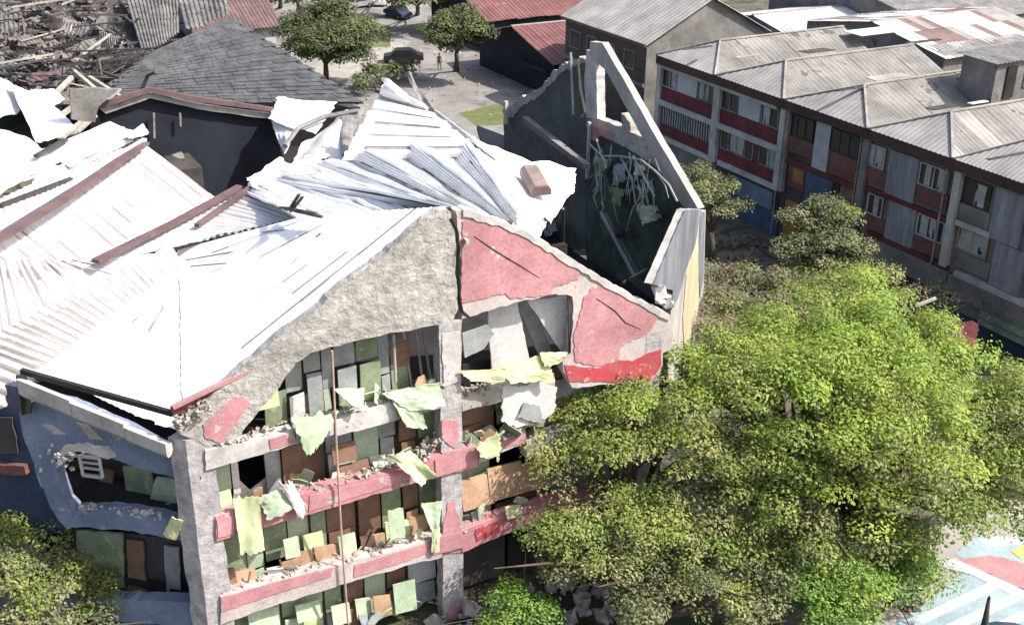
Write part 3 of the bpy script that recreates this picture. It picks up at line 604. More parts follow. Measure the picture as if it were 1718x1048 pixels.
# strips of lining torn loose, light against the dark
for i in range(26):
    x, y = random.uniform(985,1120), random.uniform(225,285); y += (x-985)*.35
    s_ = sE-random.uniform(.15, .9); p = [W(x, y, s=s_)]
    for k in range(4): x += random.uniform(-12,10); y += random.uniform(8,26); p.append(W(x, y, s=s_-.1*k+random.uniform(-.1,.1)))
    obj('lining_strip', MB().tube(p, [.03,.05,.045,.035,.02], 4), random.choice(['greyb','greyb','pgreen','pipe']), SB)
for pts in ([(985,238),(1010,262),(1040,262),(1075,268),(1098,286),(1122,310),(1136,338)], [(1000,232),(1012,270),(1004,320),(996,330)], [(1040,262),(1060,300),(1066,340)], [(1062,262),(1098,330)]):
    obj('lining_strip', MB().tube([W(x,y,s=16.4) for x,y in pts], .055, 5), 'pipe', SB)
for cs, m in [([(1066,342),(1100,345),(1106,362),(1084,380)],'pgreen'),([(1030,280),(1050,270),(1048,300),(1022,320)],'greyb'),([(1065,272),(1082,278),(1080,296),(1070,292)],'pgreen'),([(1025,312),(1045,318),(1040,345),(1022,335)],'green'),([(1000,260),(1018,268),(1010,300),(992,290)],'pgreen'),([(1035,370),(1055,380),(1050,400),(1030,390)],'greencon'),([(900,375),(930,365),(942,385),(915,400)],'rubgrey')]:
    solid(obj('hanging_lining', cloth([W(x,y,s=16.5) for x,y in cs], n=8, seed=cs[0][0]*.01, fold=.25, tear=.15), m, SB))
obj('fallen_post', MB().bar(wz(1008,356,8), wz(1066,466,5.5), .13), 'frame', SB)
obj('fallen_post', MB().bar(wz(1016,358,8), wz(1072,462,5.5), .1), 'rubgrey', SB)
obj('fallen_post', MB().bar(wz(1045,475,6), wz(1085,452,6), .13), 'rubgrey', SB)
obj('post', MB().bar(wz(945,350,10.5), wz(945,420,7), .1), 'rubgrey', SB)
# painted slab that closes the corner
CP, CN = Vector((17.3,9.2,0)), Vector((1,-1,0)).normalized()
def fc(pts, off=0): return [WP(x, y, CP-CN*off, CN) for x, y in pts]
obj('corner_slab', MB().prism(ragged(fc([(1150,352),(1184,352),(1181,470),(1173,640),(1120,640),(1126,500),(1129,486),(1097,476)]), .5, .04), -CN*.35), 'lslab', SB, label='tall painted corner slab leaning outwards')
obj('plaster_patch', MB().prism(ragged(fc([(1150,352),(1177,352),(1167,410),(1152,450),(1138,500),(1127,520),(1129,487),(1097,477)], -.03), .4, .01), -CN*.028), 'slab', SB)
obj('plaster_patch', MB().prism(ragged(fc([(1166,420),(1172,400),(1172,500),(1160,578),(1148,590),(1146,530),(1152,460)], -.035), .4, .05), -CN*.03), 'yellpaint', SB)
obj('plaster_patch', MB().prism(ragged(fc([(1176,356),(1183,356),(1180,470),(1174,500),(1172,420)], -.033), .4, .02), -CN*.03), 'slab', SB)
for x, y in ((1108,490),(1118,500),(1104,500),(1112,508),(1122,512)): obj('broken_block', chunks([fc([(x,y)], -.1)[0]], .4), 'palecon', SB)
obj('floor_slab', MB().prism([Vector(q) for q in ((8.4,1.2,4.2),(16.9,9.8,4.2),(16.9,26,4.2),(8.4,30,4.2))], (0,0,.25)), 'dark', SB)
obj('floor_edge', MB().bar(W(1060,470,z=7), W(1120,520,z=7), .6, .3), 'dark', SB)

# ================================================================ loose sheets hanging from the front: things of their own
def hang(lbl, cs, m, seed, group=None, cat='foam sheet', name='hanging_sheet', fold=.14, tear=.06, n=18, sag=0):
    fold *= .5
    o = obj(name, cloth([W(x, y, t=t) for x, y, t in cs], fold=fold, n=n, seed=seed, tear=tear, sag=sag), m, label=lbl, cat=cat, group=group)
    return solid(o, .035)
G1 = 'insulation sheets hanging from the broken front'
hang('torn pale green sheet draped over the upper beam left of the pipe', [(488,700,-.2),(568,690,-.15),(540,745,-.4),(515,765,-.4)], 'clothg', 1, G1, tear=.12)
hang('small pale green sheet draped over the top beam just right of the pipe', [(560,652,-.1),(612,650,0),(606,688,-.35),(578,672,-.4)], 'clothg', 2, G1)
hang('crumpled pale green sheet beside the centre column below the gable', [(640,660,-.1),(735,640,-.2),(748,680,-.35),(690,690,-.4)], 'clothg', 3, G1, fold=.25)
hang('darker green torn sheet hanging down under the crumpled one', [(650,658,-.15),(700,668,-.25),(718,720,-.4),(682,716,-.4)], 'pgreen', 4, G1, fold=.2)
hang('curved yellow-green sheet bulging over the middle pink beam', [(650,762,-.1),(690,756,-.25),(732,796,-.6),(706,816,-.6)], 'clothy', 5, G1, fold=.22)
hang('long narrow yellow-green strip hanging over the left end of the pink beam', [(390,836,-.15),(434,832,-.15),(443,922,-.3),(404,932,-.3)], 'clothy', 6, G1, tear=.04)
hang('folded pale strip lying on the pink beam right of the long strip', [(432,834,-.12),(470,818,-.1),(500,848,-.3),(450,872,-.25)], 'clothg', 7, G1, fold=.2)
hang('upright pale green rectangle in front of the third floor boards', [(650,856,-.1),(676,850,-.1),(680,900,-.12),(654,903,-.12)], 'clothg', 8, G1, tear=.03, fold=.04)
hang('wedge shaped pale sheet hanging beside the centre column on third floor', [(706,845,-.1),(742,840,-.1),(734,882,-.2),(724,892,-.2)], 'clothg', 9, G1)
hang('narrow pale strip hanging over the lowest pink beam by the centre column', [(724,886,-.2),(738,884,-.2),(736,924,-.25),(724,926,-.25)], 'clothy', 10, G1, tear=.03)
hang('large crumpled yellow sheet lying right of the centre column', [(838,606,-.1),(920,596,0),(930,640,-.2),(850,642,-.3)], 'yell', 11, G1, fold=.3)
hang('long folded yellow sheet jutting from the centre column', [(770,622,-.1),(850,618,-.2),(870,640,-.3),(790,640,-.3)], 'yell', 12, G1, fold=.22)
hang('small crumpled yellow sheet on the red wall foot', [(905,592,-.1),(950,590,-.1),(945,606,-.2),(915,615,-.2)], 'yell', 13, G1, fold=.2)
hang('star shaped scrap of yellow sheet on the red beam', [(800,745,-.35),(842,722,-.35),(838,768,-.4),(806,766,-.4)], 'clothy', 14, G1, tear=.3)
hang('small yellow square scrap on the lower right beam', [(846,850,-.2),(872,846,-.2),(876,866,-.2),(850,870,-.2)], 'yell', 15, G1)
o = obj('hanging_sheet', cloth(fb([(288,866),(308,872),(296,904),(274,896)], -.25), fold=.05, n=10, seed=16, tear=.05), 'yell', label='small yellow rectangle stuck on the blue side beam', cat='foam sheet', group=G1); solid(o, .035)
hang('white torn sheet hanging from the broken pink beam at left', [(470,812,-.2),(490,808,-.2),(515,850,-.35),(505,872,-.35)], 'whiteb', 17, G1, fold=.2, tear=.12)
hang('pink-red torn cloth on the upper right beam', [(812,742,.05),(840,738,.1),(838,762,0),(815,764,0)], 'brick', 18, G1)
# tarpaulins at the foot of the blue side
o = obj('tarpaulin', cloth([wz(190,1000,1.6),wz(290,985,2.2),wz(330,1040,1.6),wz(210,1060,1.0)], fold=.5, n=20, seed=31, tear=.1), 'bluel', label='light blue crumpled tarpaulin heaped at foot of blue wall', cat='tarpaulin'); solid(o)
o = obj('tarpaulin', cloth([wz(262,985,2.5),wz(322,1000,2.5),wz(318,1022,2.0),wz(270,1008,2.0)], fold=.2, n=12, seed=32), 'yell', label='pale yellow sheet on the blue tarpaulin heap', cat='tarpaulin'); solid(o)
# rubble along beams and ledges: nobody could count it
pts = []
def along(x0, y0, x1, y1, t, n, sp=.12):
    a, b = W(x0, y0, t=t), W(x1, y1, t=t)
    for _ in range(n): pts.append(a.lerp(b, random.random())+Vector((0, random.uniform(-.15,.35), random.uniform(0, sp))))
along(365,865,740,763,.1,160); along(345,752,660,672,.1,90); along(372,998,740,896,.1,150); along(670,672,745,655,.1,60,.3); along(700,775,745,740,.1,60,.4)
along(296,722,350,690,-.1,60,.35); along(776,662,930,630,.2,50); along(803,748,884,720,.3,50); along(776,888,850,864,.1,40); along(440,850,520,850,-.05,40,.3)
obj('rubble', chunks(pts, .11), 'cream', kind='stuff', label='small plaster rubble along the broken beams')
pts = [p+Vector((random.uniform(-.1,.2),random.uniform(-.1,.2),random.uniform(0,.2))) for p in sum([[fb([(130,858)])[0].lerp(fb([(270,870)])[0], random.random())] for _ in range(90)], [])]
pts += [fb([(100,765)])[0]+Vector((random.gauss(0,.3),random.gauss(0,.2),random.gauss(0,.2))) for _ in range(50)]
obj('rubble', chunks(pts, .12), 'pipe', kind='stuff', label='pale rubble on the blue wall ledge')
pts = [Vector((random.uniform(8.6,16.4), random.uniform(5,25), 3.3+abs(random.gauss(0,.4)))) for _ in range(500)]
obj('rubble', chunks(pts, .5), 'rubdark', kind='stuff', label='dark rubble heaped inside the east wing')
pts = [Vector((random.uniform(-9,12), random.uniform(-3.5,0), abs(random.gauss(0,.2)))) for _ in range(400)]
obj('rubble', chunks(pts, .35), 'concrete', kind='stuff', label='fallen rubble at the foot of the front')

# ================================================================ terrace of houses on the right
SF = 39.2
def tS(x, z=5): # t on the facade plane for a photo x (uses mid height)
    y = 200
    for _ in range(6): p = W(x, y, s=SF); y += (p.z-z)*24
    return W(x, y, s=SF).y
def hipgrid(ea, eb, H):
    def fn(u, v):
        b_ = ea.lerp(eb, u); k = 2*u if u < .5 else 2-2*u; t_ = (ea if u < .5 else eb).lerp(H, k)
        ph = (u*18) % 1; return b_.lerp(t_, v)+Vector((0,0,.012*(1 if .2 < ph < .6 else -1)))
    return MB().grid(fn, 72, 4)
def house(label, x0, x1, bays, items, wallm, group='terraced houses along the street', fascia='eave'):
    ta, tb = tS(x1), tS(x0)                       # near, far
    root = thing('terraced_house', (SF+5, (ta+tb)/2, -1.5), label, 'house', group)
    obj('wall', MB().aabb((SF+.02,ta+.01,-1.55), (SF+11,tb-.01,8.2)), wallm, root)
    obj('eave_board', MB().aabb((SF-.55,ta,7.75), (SF-.40,tb,8.36)), fascia, root)
    obj('soffit', MB().aabb((SF-.39,ta,8.0), (SF+.3,tb,8.15)), 'housed', root)
    step = (tb-ta)/bays
    for k in range(bays):
        a, b = ta+k*step, ta+(k+1)*step; m_ = (a+b)/2; n = 7
        H = Vector((SF+2.6, m_, 9.9)); Hb = Vector((SF+15, m_, 9.9))
        ea, eb = Vector((SF-.6,a,8.4)), Vector((SF-.6,b,8.4)); ra, rb = Vector((SF+15,a,8.4)), Vector((SF+15,b,8.4))
        obj('hip_slope', hipgrid(ea, eb, H), 'fibrep', root)
        # each slope in strips of sheets
        xs_ = [SF-.6, SF+.5, H.x]+[H.x+(Hb.x-H.x)*(q+1)/9 for q in range(9)]
        for xa, xb in zip(xs_, xs_[1:]):
            for e_ in (ea, eb):
                up = Vector((0,0,random.uniform(0,.035))); m2 = 'fibrep' if random.random() < .13 else 'fibre'
                tp = lambda x: (e_.lerp(H, max(.02, (x-e_.x)/(H.x-e_.x))) if x < H.x else H.lerp(Hb, (x-H.x)/(Hb.x-H.x)))+up
                bt = lambda x: Vector((x, e_.y, 8.4))+up
                obj('roof_sheet', corr(tp(xa), tp(xb+.03), bt(xb+.03), bt(xa), .5, .015, nv=4, crump=.03, seed=xa), m2, root)
        obj('ridge_cap', MB().bar(H+Vector((-.05,0,.08)), Hb+Vector((0,0,.08)), .22, .08), 'cap', root)
        for e_ in (ea, eb): obj('hip_cap', MB().bar(e_+Vector((0,0,.06)), H+Vector((0,0,.08)), .15, .07), 'cap', root)
        obj('valley', MB().bar(eb+Vector((.3,0,.03)), rb+Vector((0,0,.03)), .25, .06), 'rubdark' if k % 2 else 'fibre', root)
    for it in items:
        kind, xa, xb, z0, z1, m = it[:6]; d = it[6] if len(it) > 6 else .1
        t0, t1 = tS(xb, (z0+z1)/2), tS(xa, (z0+z1)/2)
        if kind == 'window':
            fo = obj('window', MB().aabb((SF-.05,t0,z0), (SF+.03,t1,z1)), 'glass', root); fr_ = .07
            mb = MB()
            for p, q in (((SF-.12,t0,z0),(SF-.055,t1,z0+fr_)), ((SF-.12,t0,z1-fr_),(SF-.055,t1,z1)), ((SF-.12,t0,z0+fr_),(SF-.055,t0+fr_,z1-fr_)), ((SF-.12,t1-fr_,z0+fr_),(SF-.055,t1,z1-fr_))): mb.aabb(p, q)
            obj('window_frame', mb, m, fo)
            nmul = max(1, round((t1-t0)/.9))
            for k in range(1, nmul):
                c = t0+(t1-t0)*k/nmul; obj('mullion', MB().aabb((SF-.11,c-.035,z0+fr_), (SF-.056,c+.035,z1-fr_)), m, fo)
            if len(it) > 7:
                for c0, c1 in it[7]:
                    a, b = t0+(t1-t0)*c0, t0+(t1-t0)*c1
                    obj('curtain', cloth([(SF-.07,a,z1-.1),(SF-.07,b,z1-.1),(SF-.07,b,z0+.1),(SF-.07,a,z0+.1)], fold=.03, n=8, seed=c0*9+z0, tear=.02, folds=6), 'grille', fo)
        elif kind == 'grille':
            fo = obj('window', MB().aabb((SF-.05,t0,z0), (SF+.03,t1,z1)), 'glass', root); n = int((t1-t0)/.32)
            for k in range(n+1):
                c = t0+(t1-t0)*(k+.5)/(n+1); obj('grille_bar', MB().aabb((SF-.14,c-.05,z0), (SF-.06,c+.05,z1)), 'grille', fo)
        else: obj(kind, MB().aabb((SF-d,t0,z0), (SF+.02+d*.01,t1,z1)), m, root)
    return root
F_ = 'frame'
house('terraced house with white frame grid and dark red bands, furthest along the row', 1106, 1317, 2, [
 ('column',1105,1111,1.9,7.7,F_,.35),('column',1199,1209,1.9,7.7,F_,.35),('column',1309,1317,1.9,7.7,F_,.35),
 ('floor_band',1111,1199,4.55,4.95,F_,.34),('floor_band',1209,1309,4.55,4.95,F_,.34),('floor_band',1111,1199,1.85,2.2,F_,.34),('floor_band',1209,1309,1.85,2.2,F_,.34),('floor_band',1111,1309,7.45,7.74,F_,.33),
 ('spandrel',1111,1199,4.96,6.0,'maroon',.15),('spandrel',1209,1309,4.96,6.0,'maroon',.15),('spandrel',1111,1199,2.21,3.1,'maroon',.15),('spandrel',1209,1309,2.21,3.1,'maroon',.15),
 ('window',1113,1138,6.02,7.4,'housew',.1,((.1,.4),)),('wall_panel',1139,1171,6.02,7.44,'housew',.12),('window',1172,1198,6.02,7.4,'rubgrey',.1,((.3,.5),(.6,.9))),
 ('window',1211,1241,6.02,7.4,'rubgrey',.1),('wall_panel',1242,1277,6.02,7.44,'housew',.12),('window',1279,1308,6.02,7.4,'rubgrey',.1,((.5,.9),)),
 ('grille',1113,1198,3.12,4.54,F_),('window',1211,1265,3.12,4.54,'rubgrey',.1,((.3,.7),)),('wall_panel',1266,1274,3.12,4.5,'maroon',.1),('window',1275,1308,3.12,4.54,'rubgrey',.1,((.2,.6),)),
 ('shop_front',1113,1200,-1.5,1.8,'houseg',.1),('shop_sign',1232,1300,.3,1.6,'bluel',.3),('shop_front',1215,1305,-1.5,.2,'bluep',.12)], 'housed')
house('terraced house with a bright blue panel and orange corner below', 1318, 1455, 1, [
 ('column',1318,1323,1.9,7.7,'rubgrey',.3),('column',1444,1454,1.9,7.7,'houseg',.3),
 ('window',1325,1366,6.0,7.5,'rubdark'),('wall_panel',1368,1392,4.2,7.6,'housew',.14),('window',1394,1442,6.0,7.5,'rubdark'),
 ('spandrel',1325,1366,4.9,5.98,'brick',.15),('spandrel',1394,1442,4.5,5.98,'brick',.15),('floor_band',1323,1444,4.1,4.45,'maroon',.2),
 ('wall_panel',1325,1352,2.5,4.05,'brick',.13),('wall_panel',1334,1350,3.0,3.9,'orange',.17),('wall_panel',1353,1396,1.6,4.05,'bluep',.18),('window',1398,1408,2.5,4.0,'rubdark'),('wall_panel',1410,1442,2.2,4.05,'brown',.13),
 ('shop_front',1318,1340,-1.5,1.5,'orange',.2),('shop_front',1342,1450,-1.5,1.4,'maroon',.1)], 'housed')
house('terraced house with pale lilac panels between faded red balconies', 1456, 1594, 1, [
 ('window',1457,1486,6.0,7.4,F_,.1,((.1,.5),(.6,.85))),('spandrel',1457,1490,4.95,5.98,'brick',.15),('wall_panel',1492,1540,4.7,7.5,'housel',.16),('window',1544,1592,6.0,7.4,F_,.1,((.1,.35),(.6,.8))),('spandrel',1544,1592,4.95,5.98,'brick',.2),
 ('floor_band',1457,1592,4.4,4.68,'maroon',.22),('window',1457,1482,2.95,4.3,F_,.1,((.3,.6),)),('spandrel',1457,1488,2.0,2.93,'brick',.15),('wall_panel',1490,1536,1.9,4.38,'housel',.16),('window',1540,1592,2.95,4.3,F_,.1,((.05,.2),(.4,.6),(.7,.9))),('spandrel',1540,1592,2.0,2.93,'brick',.15),
 ('floor_band',1457,1592,1.6,1.88,'maroon',.2),('ledge_wall',1457,1592,.2,1.55,'houseg',.3),('shop_front',1457,1592,-1.5,.1,'housed',.1)], 'houseg')
house('nearest terraced house with pale columns and large grey wall panels', 1595, 1860, 2, [
 ('column',1595,1606,1.8,7.7,F_,.35),('window',1612,1662,5.9,7.4,'rubdark',.1,((.15,.5),)),('spandrel',1612,1662,4.9,5.88,'pinkwhite' if 0 else 'houseg',.15),('floor_band',1608,1664,4.55,4.85,F_,.3),
 ('wall_panel',1668,1720,4.55,7.6,'housel',.2),('wall_panel',1668,1720,1.9,4.5,'housel',.2),('window',1608,1658,3.1,4.5,'tan',.1,((.05,.95),)),('spandrel',1608,1662,2.1,3.05,'houseg',.15),
 ('floor_band',1606,1860,1.5,1.85,F_,.3),('window',1724,1790,5.9,7.4,'rubdark'),('spandrel',1724,1790,4.9,5.88,'houseg',.15),('floor_band',1724,1860,4.55,4.85,F_,.3),('window',1724,1790,3.1,4.5,'rubdark',.1,((.2,.5),)),
 ('ledge_wall',1595,1860,.3,1.48,'houseg',.35),('shop_sign',1650,1860,-.6,.28,'green',.4),('sign_stripe',1650,1860,-.25,-.1,'bluel',.43),('shop_front',1595,1860,-1.5,-.65,'darkblue',.1)], 'houseg')
for i, y in enumerate((43.2, 28.3, 21.0, 14.0)):
    r_ = [o for o in sc.objects if o.name.startswith('terraced_house') and o.parent is None][min(i, 3)]
    obj('down_pipe', MB().tube([(SF-.45,y,7.9),(SF-.25,y,7.5),(SF-.25,y,-1.4)], .06, 6), 'rubgrey', r_)
# rooftop box on the third house
rb_ = thing('rooftop_room', W(1650,150,z=9.0), 'small grey rooftop room with a shadowed side on the terrace roof', 'rooftop room')
c = W(1668,170,z=8.9)
obj('wall', MB().aabb((48.6,19.6,8.6), (55,22.4,11.6)), 'houseg', rb_)
obj('roof_cover', corr((48.3,19.3,11.66),(55.4,19.3,11.8),(55.4,22.8,11.9),(48.3,22.8,11.75), .4, .03), 'rubgrey', rb_)
obj('doorway', MB().aabb((49.6,19.5,9.2), (50.5,19.59,11.3)), 'dark', rb_); obj('doorway', MB().aabb((51.4,19.48,9.8), (53.6,19.59,11.0)), 'whiteb', rb_)
# patches: skylights, cracks, lifted sheets on the terrace roofs (loose metal)
for i, (x, y, a, b, m) in enumerate([(1465,55,4.5,2.0,'whiteb'),(1370,88,2.6,1.2,'rubdark'),(1490,132,3.2,1.0,'fibrep'),(1550,72,3.5,.5,'rubdark'),(1580,183,2.2,.7,'rubdark'),(1640,175,1.5,.4,'whiteb'),(1430,152,2.5,.3,'rubdark'),(1690,265,3.0,.3,'rubdark'),(1170,83,2.6,.3,'rubdark'),(1255,97,2.2,.4,'fibrep')]):
    p = W(x, y, z=9.75); o = obj('loose_roof_sheet', MB().box(p+Vector((0,0,.12)), (a, b, .05), Matrix.Rotation(random.uniform(-.1,.1), 3, 'X')), m, label=['white flat skylight sheet on the far terrace roof','dark rusted patch sheet on the terrace roof','pale patch sheet in the middle of the terrace roofs','long dark lifted sheet near the striped roof','dark cracked sheet left of the rooftop room','short white strip just left of the rooftop room','thin dark strip beside the second hip','thin dark strip above the nearest eave','thin dark strip on the first hip slope','small pale sheet near the first ridge'][i], cat='roof sheet')

# ---- building beyond the row end, gabled
def simple_house(name_lbl, x0, x1, y0, y1, ze, zr, wallm, roofm, axis='y', z0=0, over=.4, nsheet=8, cat='house', period=.5, extra=None):
    root = thing('house', ((x0+x1)/2, (y0+y1)/2, z0), name_lbl, cat)
    mb = MB(); 
    if axis == 'y':
        xm = (x0+x1)/2; mb.prism([(x0,y0,z0),(x1,y0,z0),(x1,y0,ze),(xm,y0,zr),(x0,y0,ze)], (0,y1-y0,0))
        sl = [((xm,y0-over,zr+.08),(xm,y1+over,zr+.08),(x0-over,y1+over,ze-.1),(x0-over,y0-over,ze-.1)), ((xm,y0-over,zr+.08),(xm,y1+over,zr+.08),(x1+over,y1+over,ze-.1),(x1+over,y0-over,ze-.1))]
    else:
        ym = (y0+y1)/2; mb.prism([(x0,y0,z0),(x0,y1,z0),(x0,y1,ze),(x0,ym,zr),(x0,y0,ze)], (x1-x0,0,0))
        sl = [((x0-over,ym,zr+.08),(x1+over,ym,zr+.08),(x1+over,y0-over,ze-.1),(x0-over,y0-over,ze-.1)), ((x0-over,ym,zr+.08),(x1+over,ym,zr+.08),(x1+over,y1+over,ze-.1),(x0-over,y1+over,ze-.1))]
    obj('wall', mb, wallm, root)
    for q in sl:
        if isinstance(roofm, str): roof('roof_sheet', q, nsheet, roofm, root, period, .03, .02)
        else:
            a,b,c_,d = map(Vector, q)
            for i in range(nsheet):
                for j in range(3):
                    u0_, u1_, v0, v1 = i/nsheet, (i+1)/nsheet+.004, j/3, (j+1)/3+.02; up = Vector((0,0,.03*(2-j)+random.uniform(0,.02)))
                    f = lambda u, v: a.lerp(b,u).lerp(d.lerp(c_,u), v)+up
                    obj('roof_sheet', corr(f(u0_,v0), f(u1_,v0), f(u1_,v1), f(u0_,v1), .5, .02), random.choice(roofm), root)
    obj('ridge_cap', MB().bar(Vector(sl[0][0])+Vector((0,0,.05)), Vector(sl[0][1])+Vector((0,0,.05)), .35, .1), 'cap', root)
    if extra: extra(root)
    return root
def ex1(r):
    for k, (a, b) in enumerate(((50,51.6),(53,54.6),(56,57.6),(58.6,60.4))):
        fo = obj('window', MB().aabb((41.46,a,5.4),(41.56,b,7.0)), 'glass', r); mb = MB()
        for p, q in (((41.40,a,5.4),(41.455,b,5.5)),((41.40,a,6.9),(41.455,b,7.0)),((41.40,a,5.5),(41.455,a+.1,6.9)),((41.40,b-.1,5.5),(41.455,b,6.9))): mb.aabb(p, q)
        obj('window_frame', mb, 'rubgrey', fo)
        fo = obj('window', MB().aabb((41.46,a,2.4),(41.56,b,4.0)), 'glass', r)
    obj('eave_board', MB().aabb((41.0,48.0,7.75),(41.12,61.5,8.0)), 'ridge', r)
    obj('facade', MB().aabb((41.47,48.5,.1),(41.495,61.3,7.9)), 'brownwall', r)
    obj('awning', MB().box((40.9,54.5,4.7),(1.2,5,.1)), 'bluep', r)
    obj('floor_band', MB().aabb((41.3,48.4,4.3),(41.45,61.4,4.6)), 'houseg', r)
simple_house('brown two storey house with bare grey gable wall at the end of the row', 41.5, 54, 48.4, 61.4, 8.0, 11.2, 'houseg', 'fibrep', 'y', 0, .4, 9, extra=ex1)
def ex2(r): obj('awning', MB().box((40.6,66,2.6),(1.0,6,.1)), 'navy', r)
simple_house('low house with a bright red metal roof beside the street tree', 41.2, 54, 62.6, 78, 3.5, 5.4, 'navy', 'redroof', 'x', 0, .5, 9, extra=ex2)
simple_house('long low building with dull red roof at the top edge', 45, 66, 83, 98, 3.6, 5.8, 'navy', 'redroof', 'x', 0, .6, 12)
simple_house('building with patchwork roof of white and rust coloured sheets', 62, 77, 35.5, 52, 7.6, 8.8, 'houseg', ('roofp','plank','roofp','fibrep','roofw','plank'), 'x', -1.5, .3, 16, cat='building')
simple_house('pale blue walled house between the grey gable and striped roof', 66, 80, 58, 70, 4.6, 5.6, 'bluel', 'roofp', 'x', 0, .4, 8)
simple_house('brown walled house in the top right corner', 72, 92, 14, 26, 9.5, 11, 'brick', 'fibrep', 'x', -1.5, .4, 8)
simple_house('grey shed roofed building far behind the patchwork roof', 78, 100, 52, 76, 6, 8, 'houseg', 'rubgrey', 'x', 0, .4, 8)

# ---- houses at the top left
simple_house('white walled house with brown roof beyond the slate roof', 14.5, 22.5, 88, 98, 4.0, 6.0, 'housew', 'ridge', 'x', 0, .7, 8)
simple_house('long low house with red-brown roof behind the first street tree', 26, 40, 122, 132, 4.0, 5.6, 'houseg', 'redroof', 'x', 0, .6, 8)
# slate roof: real slates
sr = thing('slate_roofed_hall', (8, 58, 0), 'hall with a steep grey slate roof standing behind the ruin', 'building')
a, b, c, d = W(390,28,z=9.6), W(405,30,z=9.6), W(612,172,z=5.6), W(150,175,z=5.6)
e = W(240,95,z=8.4); f_ = W(170,150,z=6.2)
poly = [a, b, c, d, f_, e]
pl_n = (b-c).cross(d-c).normalized()
if pl_n.z < 0: pl_n = -pl_n
base = (c-d).normalized(); upd = pl_n.cross(base).normalized()
if upd.z < 0: upd = -upd
ridge_l, ridge_r = W(262,76,z=9.3), a
obj('roof_deck', MB().grid(lambda u, v: d.lerp(c, u).lerp(e.lerp(a, u), v)+Vector((0,0,-.12)), 14, 10), 'rubdark', sr)
# rows between the eave line d-c and the upper line e-a
L = (c-d).length; rows = 22; spots = []
for j in range(rows):
    v = j/rows; l_, r_ = d.lerp(e, v), c.lerp(a, v); wdt = (r_-l_).length; n = max(1, int(wdt/.95))
    for i in range(n):
        u = (i+.5*(j % 2))/n
        if u+1/n > 1.02: continue
        spots.append((l_.lerp(r_, u), l_.lerp(r_, min(1,u+.96/n)), d.lerp(e, v+1.25/rows).lerp(c.lerp(a, v+1.25/rows), min(1,u+.96/n)), d.lerp(e, v+1.25/rows).lerp(c.lerp(a, v+1.25/rows), u)))
spots.sort(key=lambda q: (q[0]-CAM).length)
rest = MB()
for i, q in enumerate(spots):
    up = Vector((0,0,random.uniform(.02,.05))); Q = [q[0]+up*2.2, q[1]+up*2.2, q[2]+up*.3, q[3]+up*.3]
    if i < 290: obj('slate', MB().prism(Q, (0,0,-.05)), 'slate' , sr)
    else: rest.prism(Q, (0,0,-.05))
if rest.v: obj('slates', rest, 'slate', sr, kind='stuff')
obj('wall', MB().prism([Vector((d.x,d.y+1,0)), Vector((c.x,c.y+1,0)), Vector((a.x+1,a.y+4,0)), Vector((e.x,e.y+4,0))], (0,0,5.0)), 'housed', sr)
obj('back_slope', MB().prism([a+Vector((0,.1,-.1)), e+Vector((0,.1,-.1)), e+Vector((3,10,-5)), a+Vector((4,12,-6)), c+Vector((-.5,2.5,-1.2))], (0,0,-.15)), 'slate', sr)

# collapsed hall at the top left: torn sheets over twisted steel
ch = thing('collapsed_hall', W(120,100,z=0), 'collapsed hall of twisted grey roof sheets and bent steel trusses', 'ruin')
obj('rubble_floor', MB().grid(lambda u, v: W(-60+u*420, -30+v*205, z=3+1.4*nse((u*5,v*4,3))), 26, 18), 'rubdark', ch)
big = [((205,-20,8),(300,-30,8.5),(300,55,6.5),(240,95,6)),((290,-30,8.6),(375,-30,8.8),(385,20,7.5),(312,55,6.5)),((195,-10,6.5),(235,50,6),(262,78,6),(215,80,5.6)),((70,20,6),(110,35,6.5),(100,55,5.8),(75,48,5.6)),((105,35,6.5),(150,38,6.5),(145,62,5.8),(95,55,5.8)),((165,50,6.5),(210,70,6.3),(200,90,5.8),(170,75,5.8)),((-40,20,5),(70,18,5.5),(70,70,4.5),(-40,75,4.2)),((-40,80,5),(150,95,5),(150,125,4.4),(-40,120,4.2)),((110,92,5.8),(165,110,5.6),(150,140,5),(105,130,5)),((0,-20,6),(90,-25,6.4),(190,-5,6),(60,2,5.4)),((60,95,5.5),(115,100,5.5),(112,150,4.8),(70,150,4.8)),((200,80,6),(255,85,6.4),(230,110,6),(195,108,5.6))]
for i, q in enumerate(big):
    P = [wz(*p) for p in q]
    obj('torn_roof_sheet', corr(P[0],P[1],P[2],P[3], .55, .06, crump=.4, seed=i, cs=.35), 'scrap' if i % 4 != 3 else 'rubdark', ch)
for i in range(70):
    x, y = random.uniform(-30,215), random.uniform(0,150); z = random.uniform(4.4,6.5); p = wz(x, y, z)
    r_ = Matrix.Rotation(random.uniform(0,6.3), 3, 'Z') @ Matrix.Rotation(random.gauss(0,.5), 3, 'X') @ Matrix.Rotation(random.gauss(0,.5), 3, 'Y')
    a2, b2 = random.uniform(1,3.4), random.uniform(.7,1.8); Q = [p+r_@Vector(v) for v in ((-a2/2,-b2/2,0),(a2/2,-b2/2,0),(a2/2,b2/2,0),(-a2/2,b2/2,0))]
    obj('torn_roof_sheet', corr(*Q, .4, .05, crump=.25, seed=i, cs=.6), random.choice(['scrap','scrap','rubdark','fibre','ridge']), ch)
for i in range(90):
    x, y = random.uniform(-30,250), random.uniform(-10,165); p = wz(x, y, random.uniform(4.8,7.0)); q = p+Vector((random.gauss(0,4), random.gauss(0,3), random.gauss(0,.7)))
    obj('bent_beam', MB().bar(p, q, random.uniform(.08,.2)), random.choice(['rubdark','scrap','ridge','rubdark','cream']), ch)
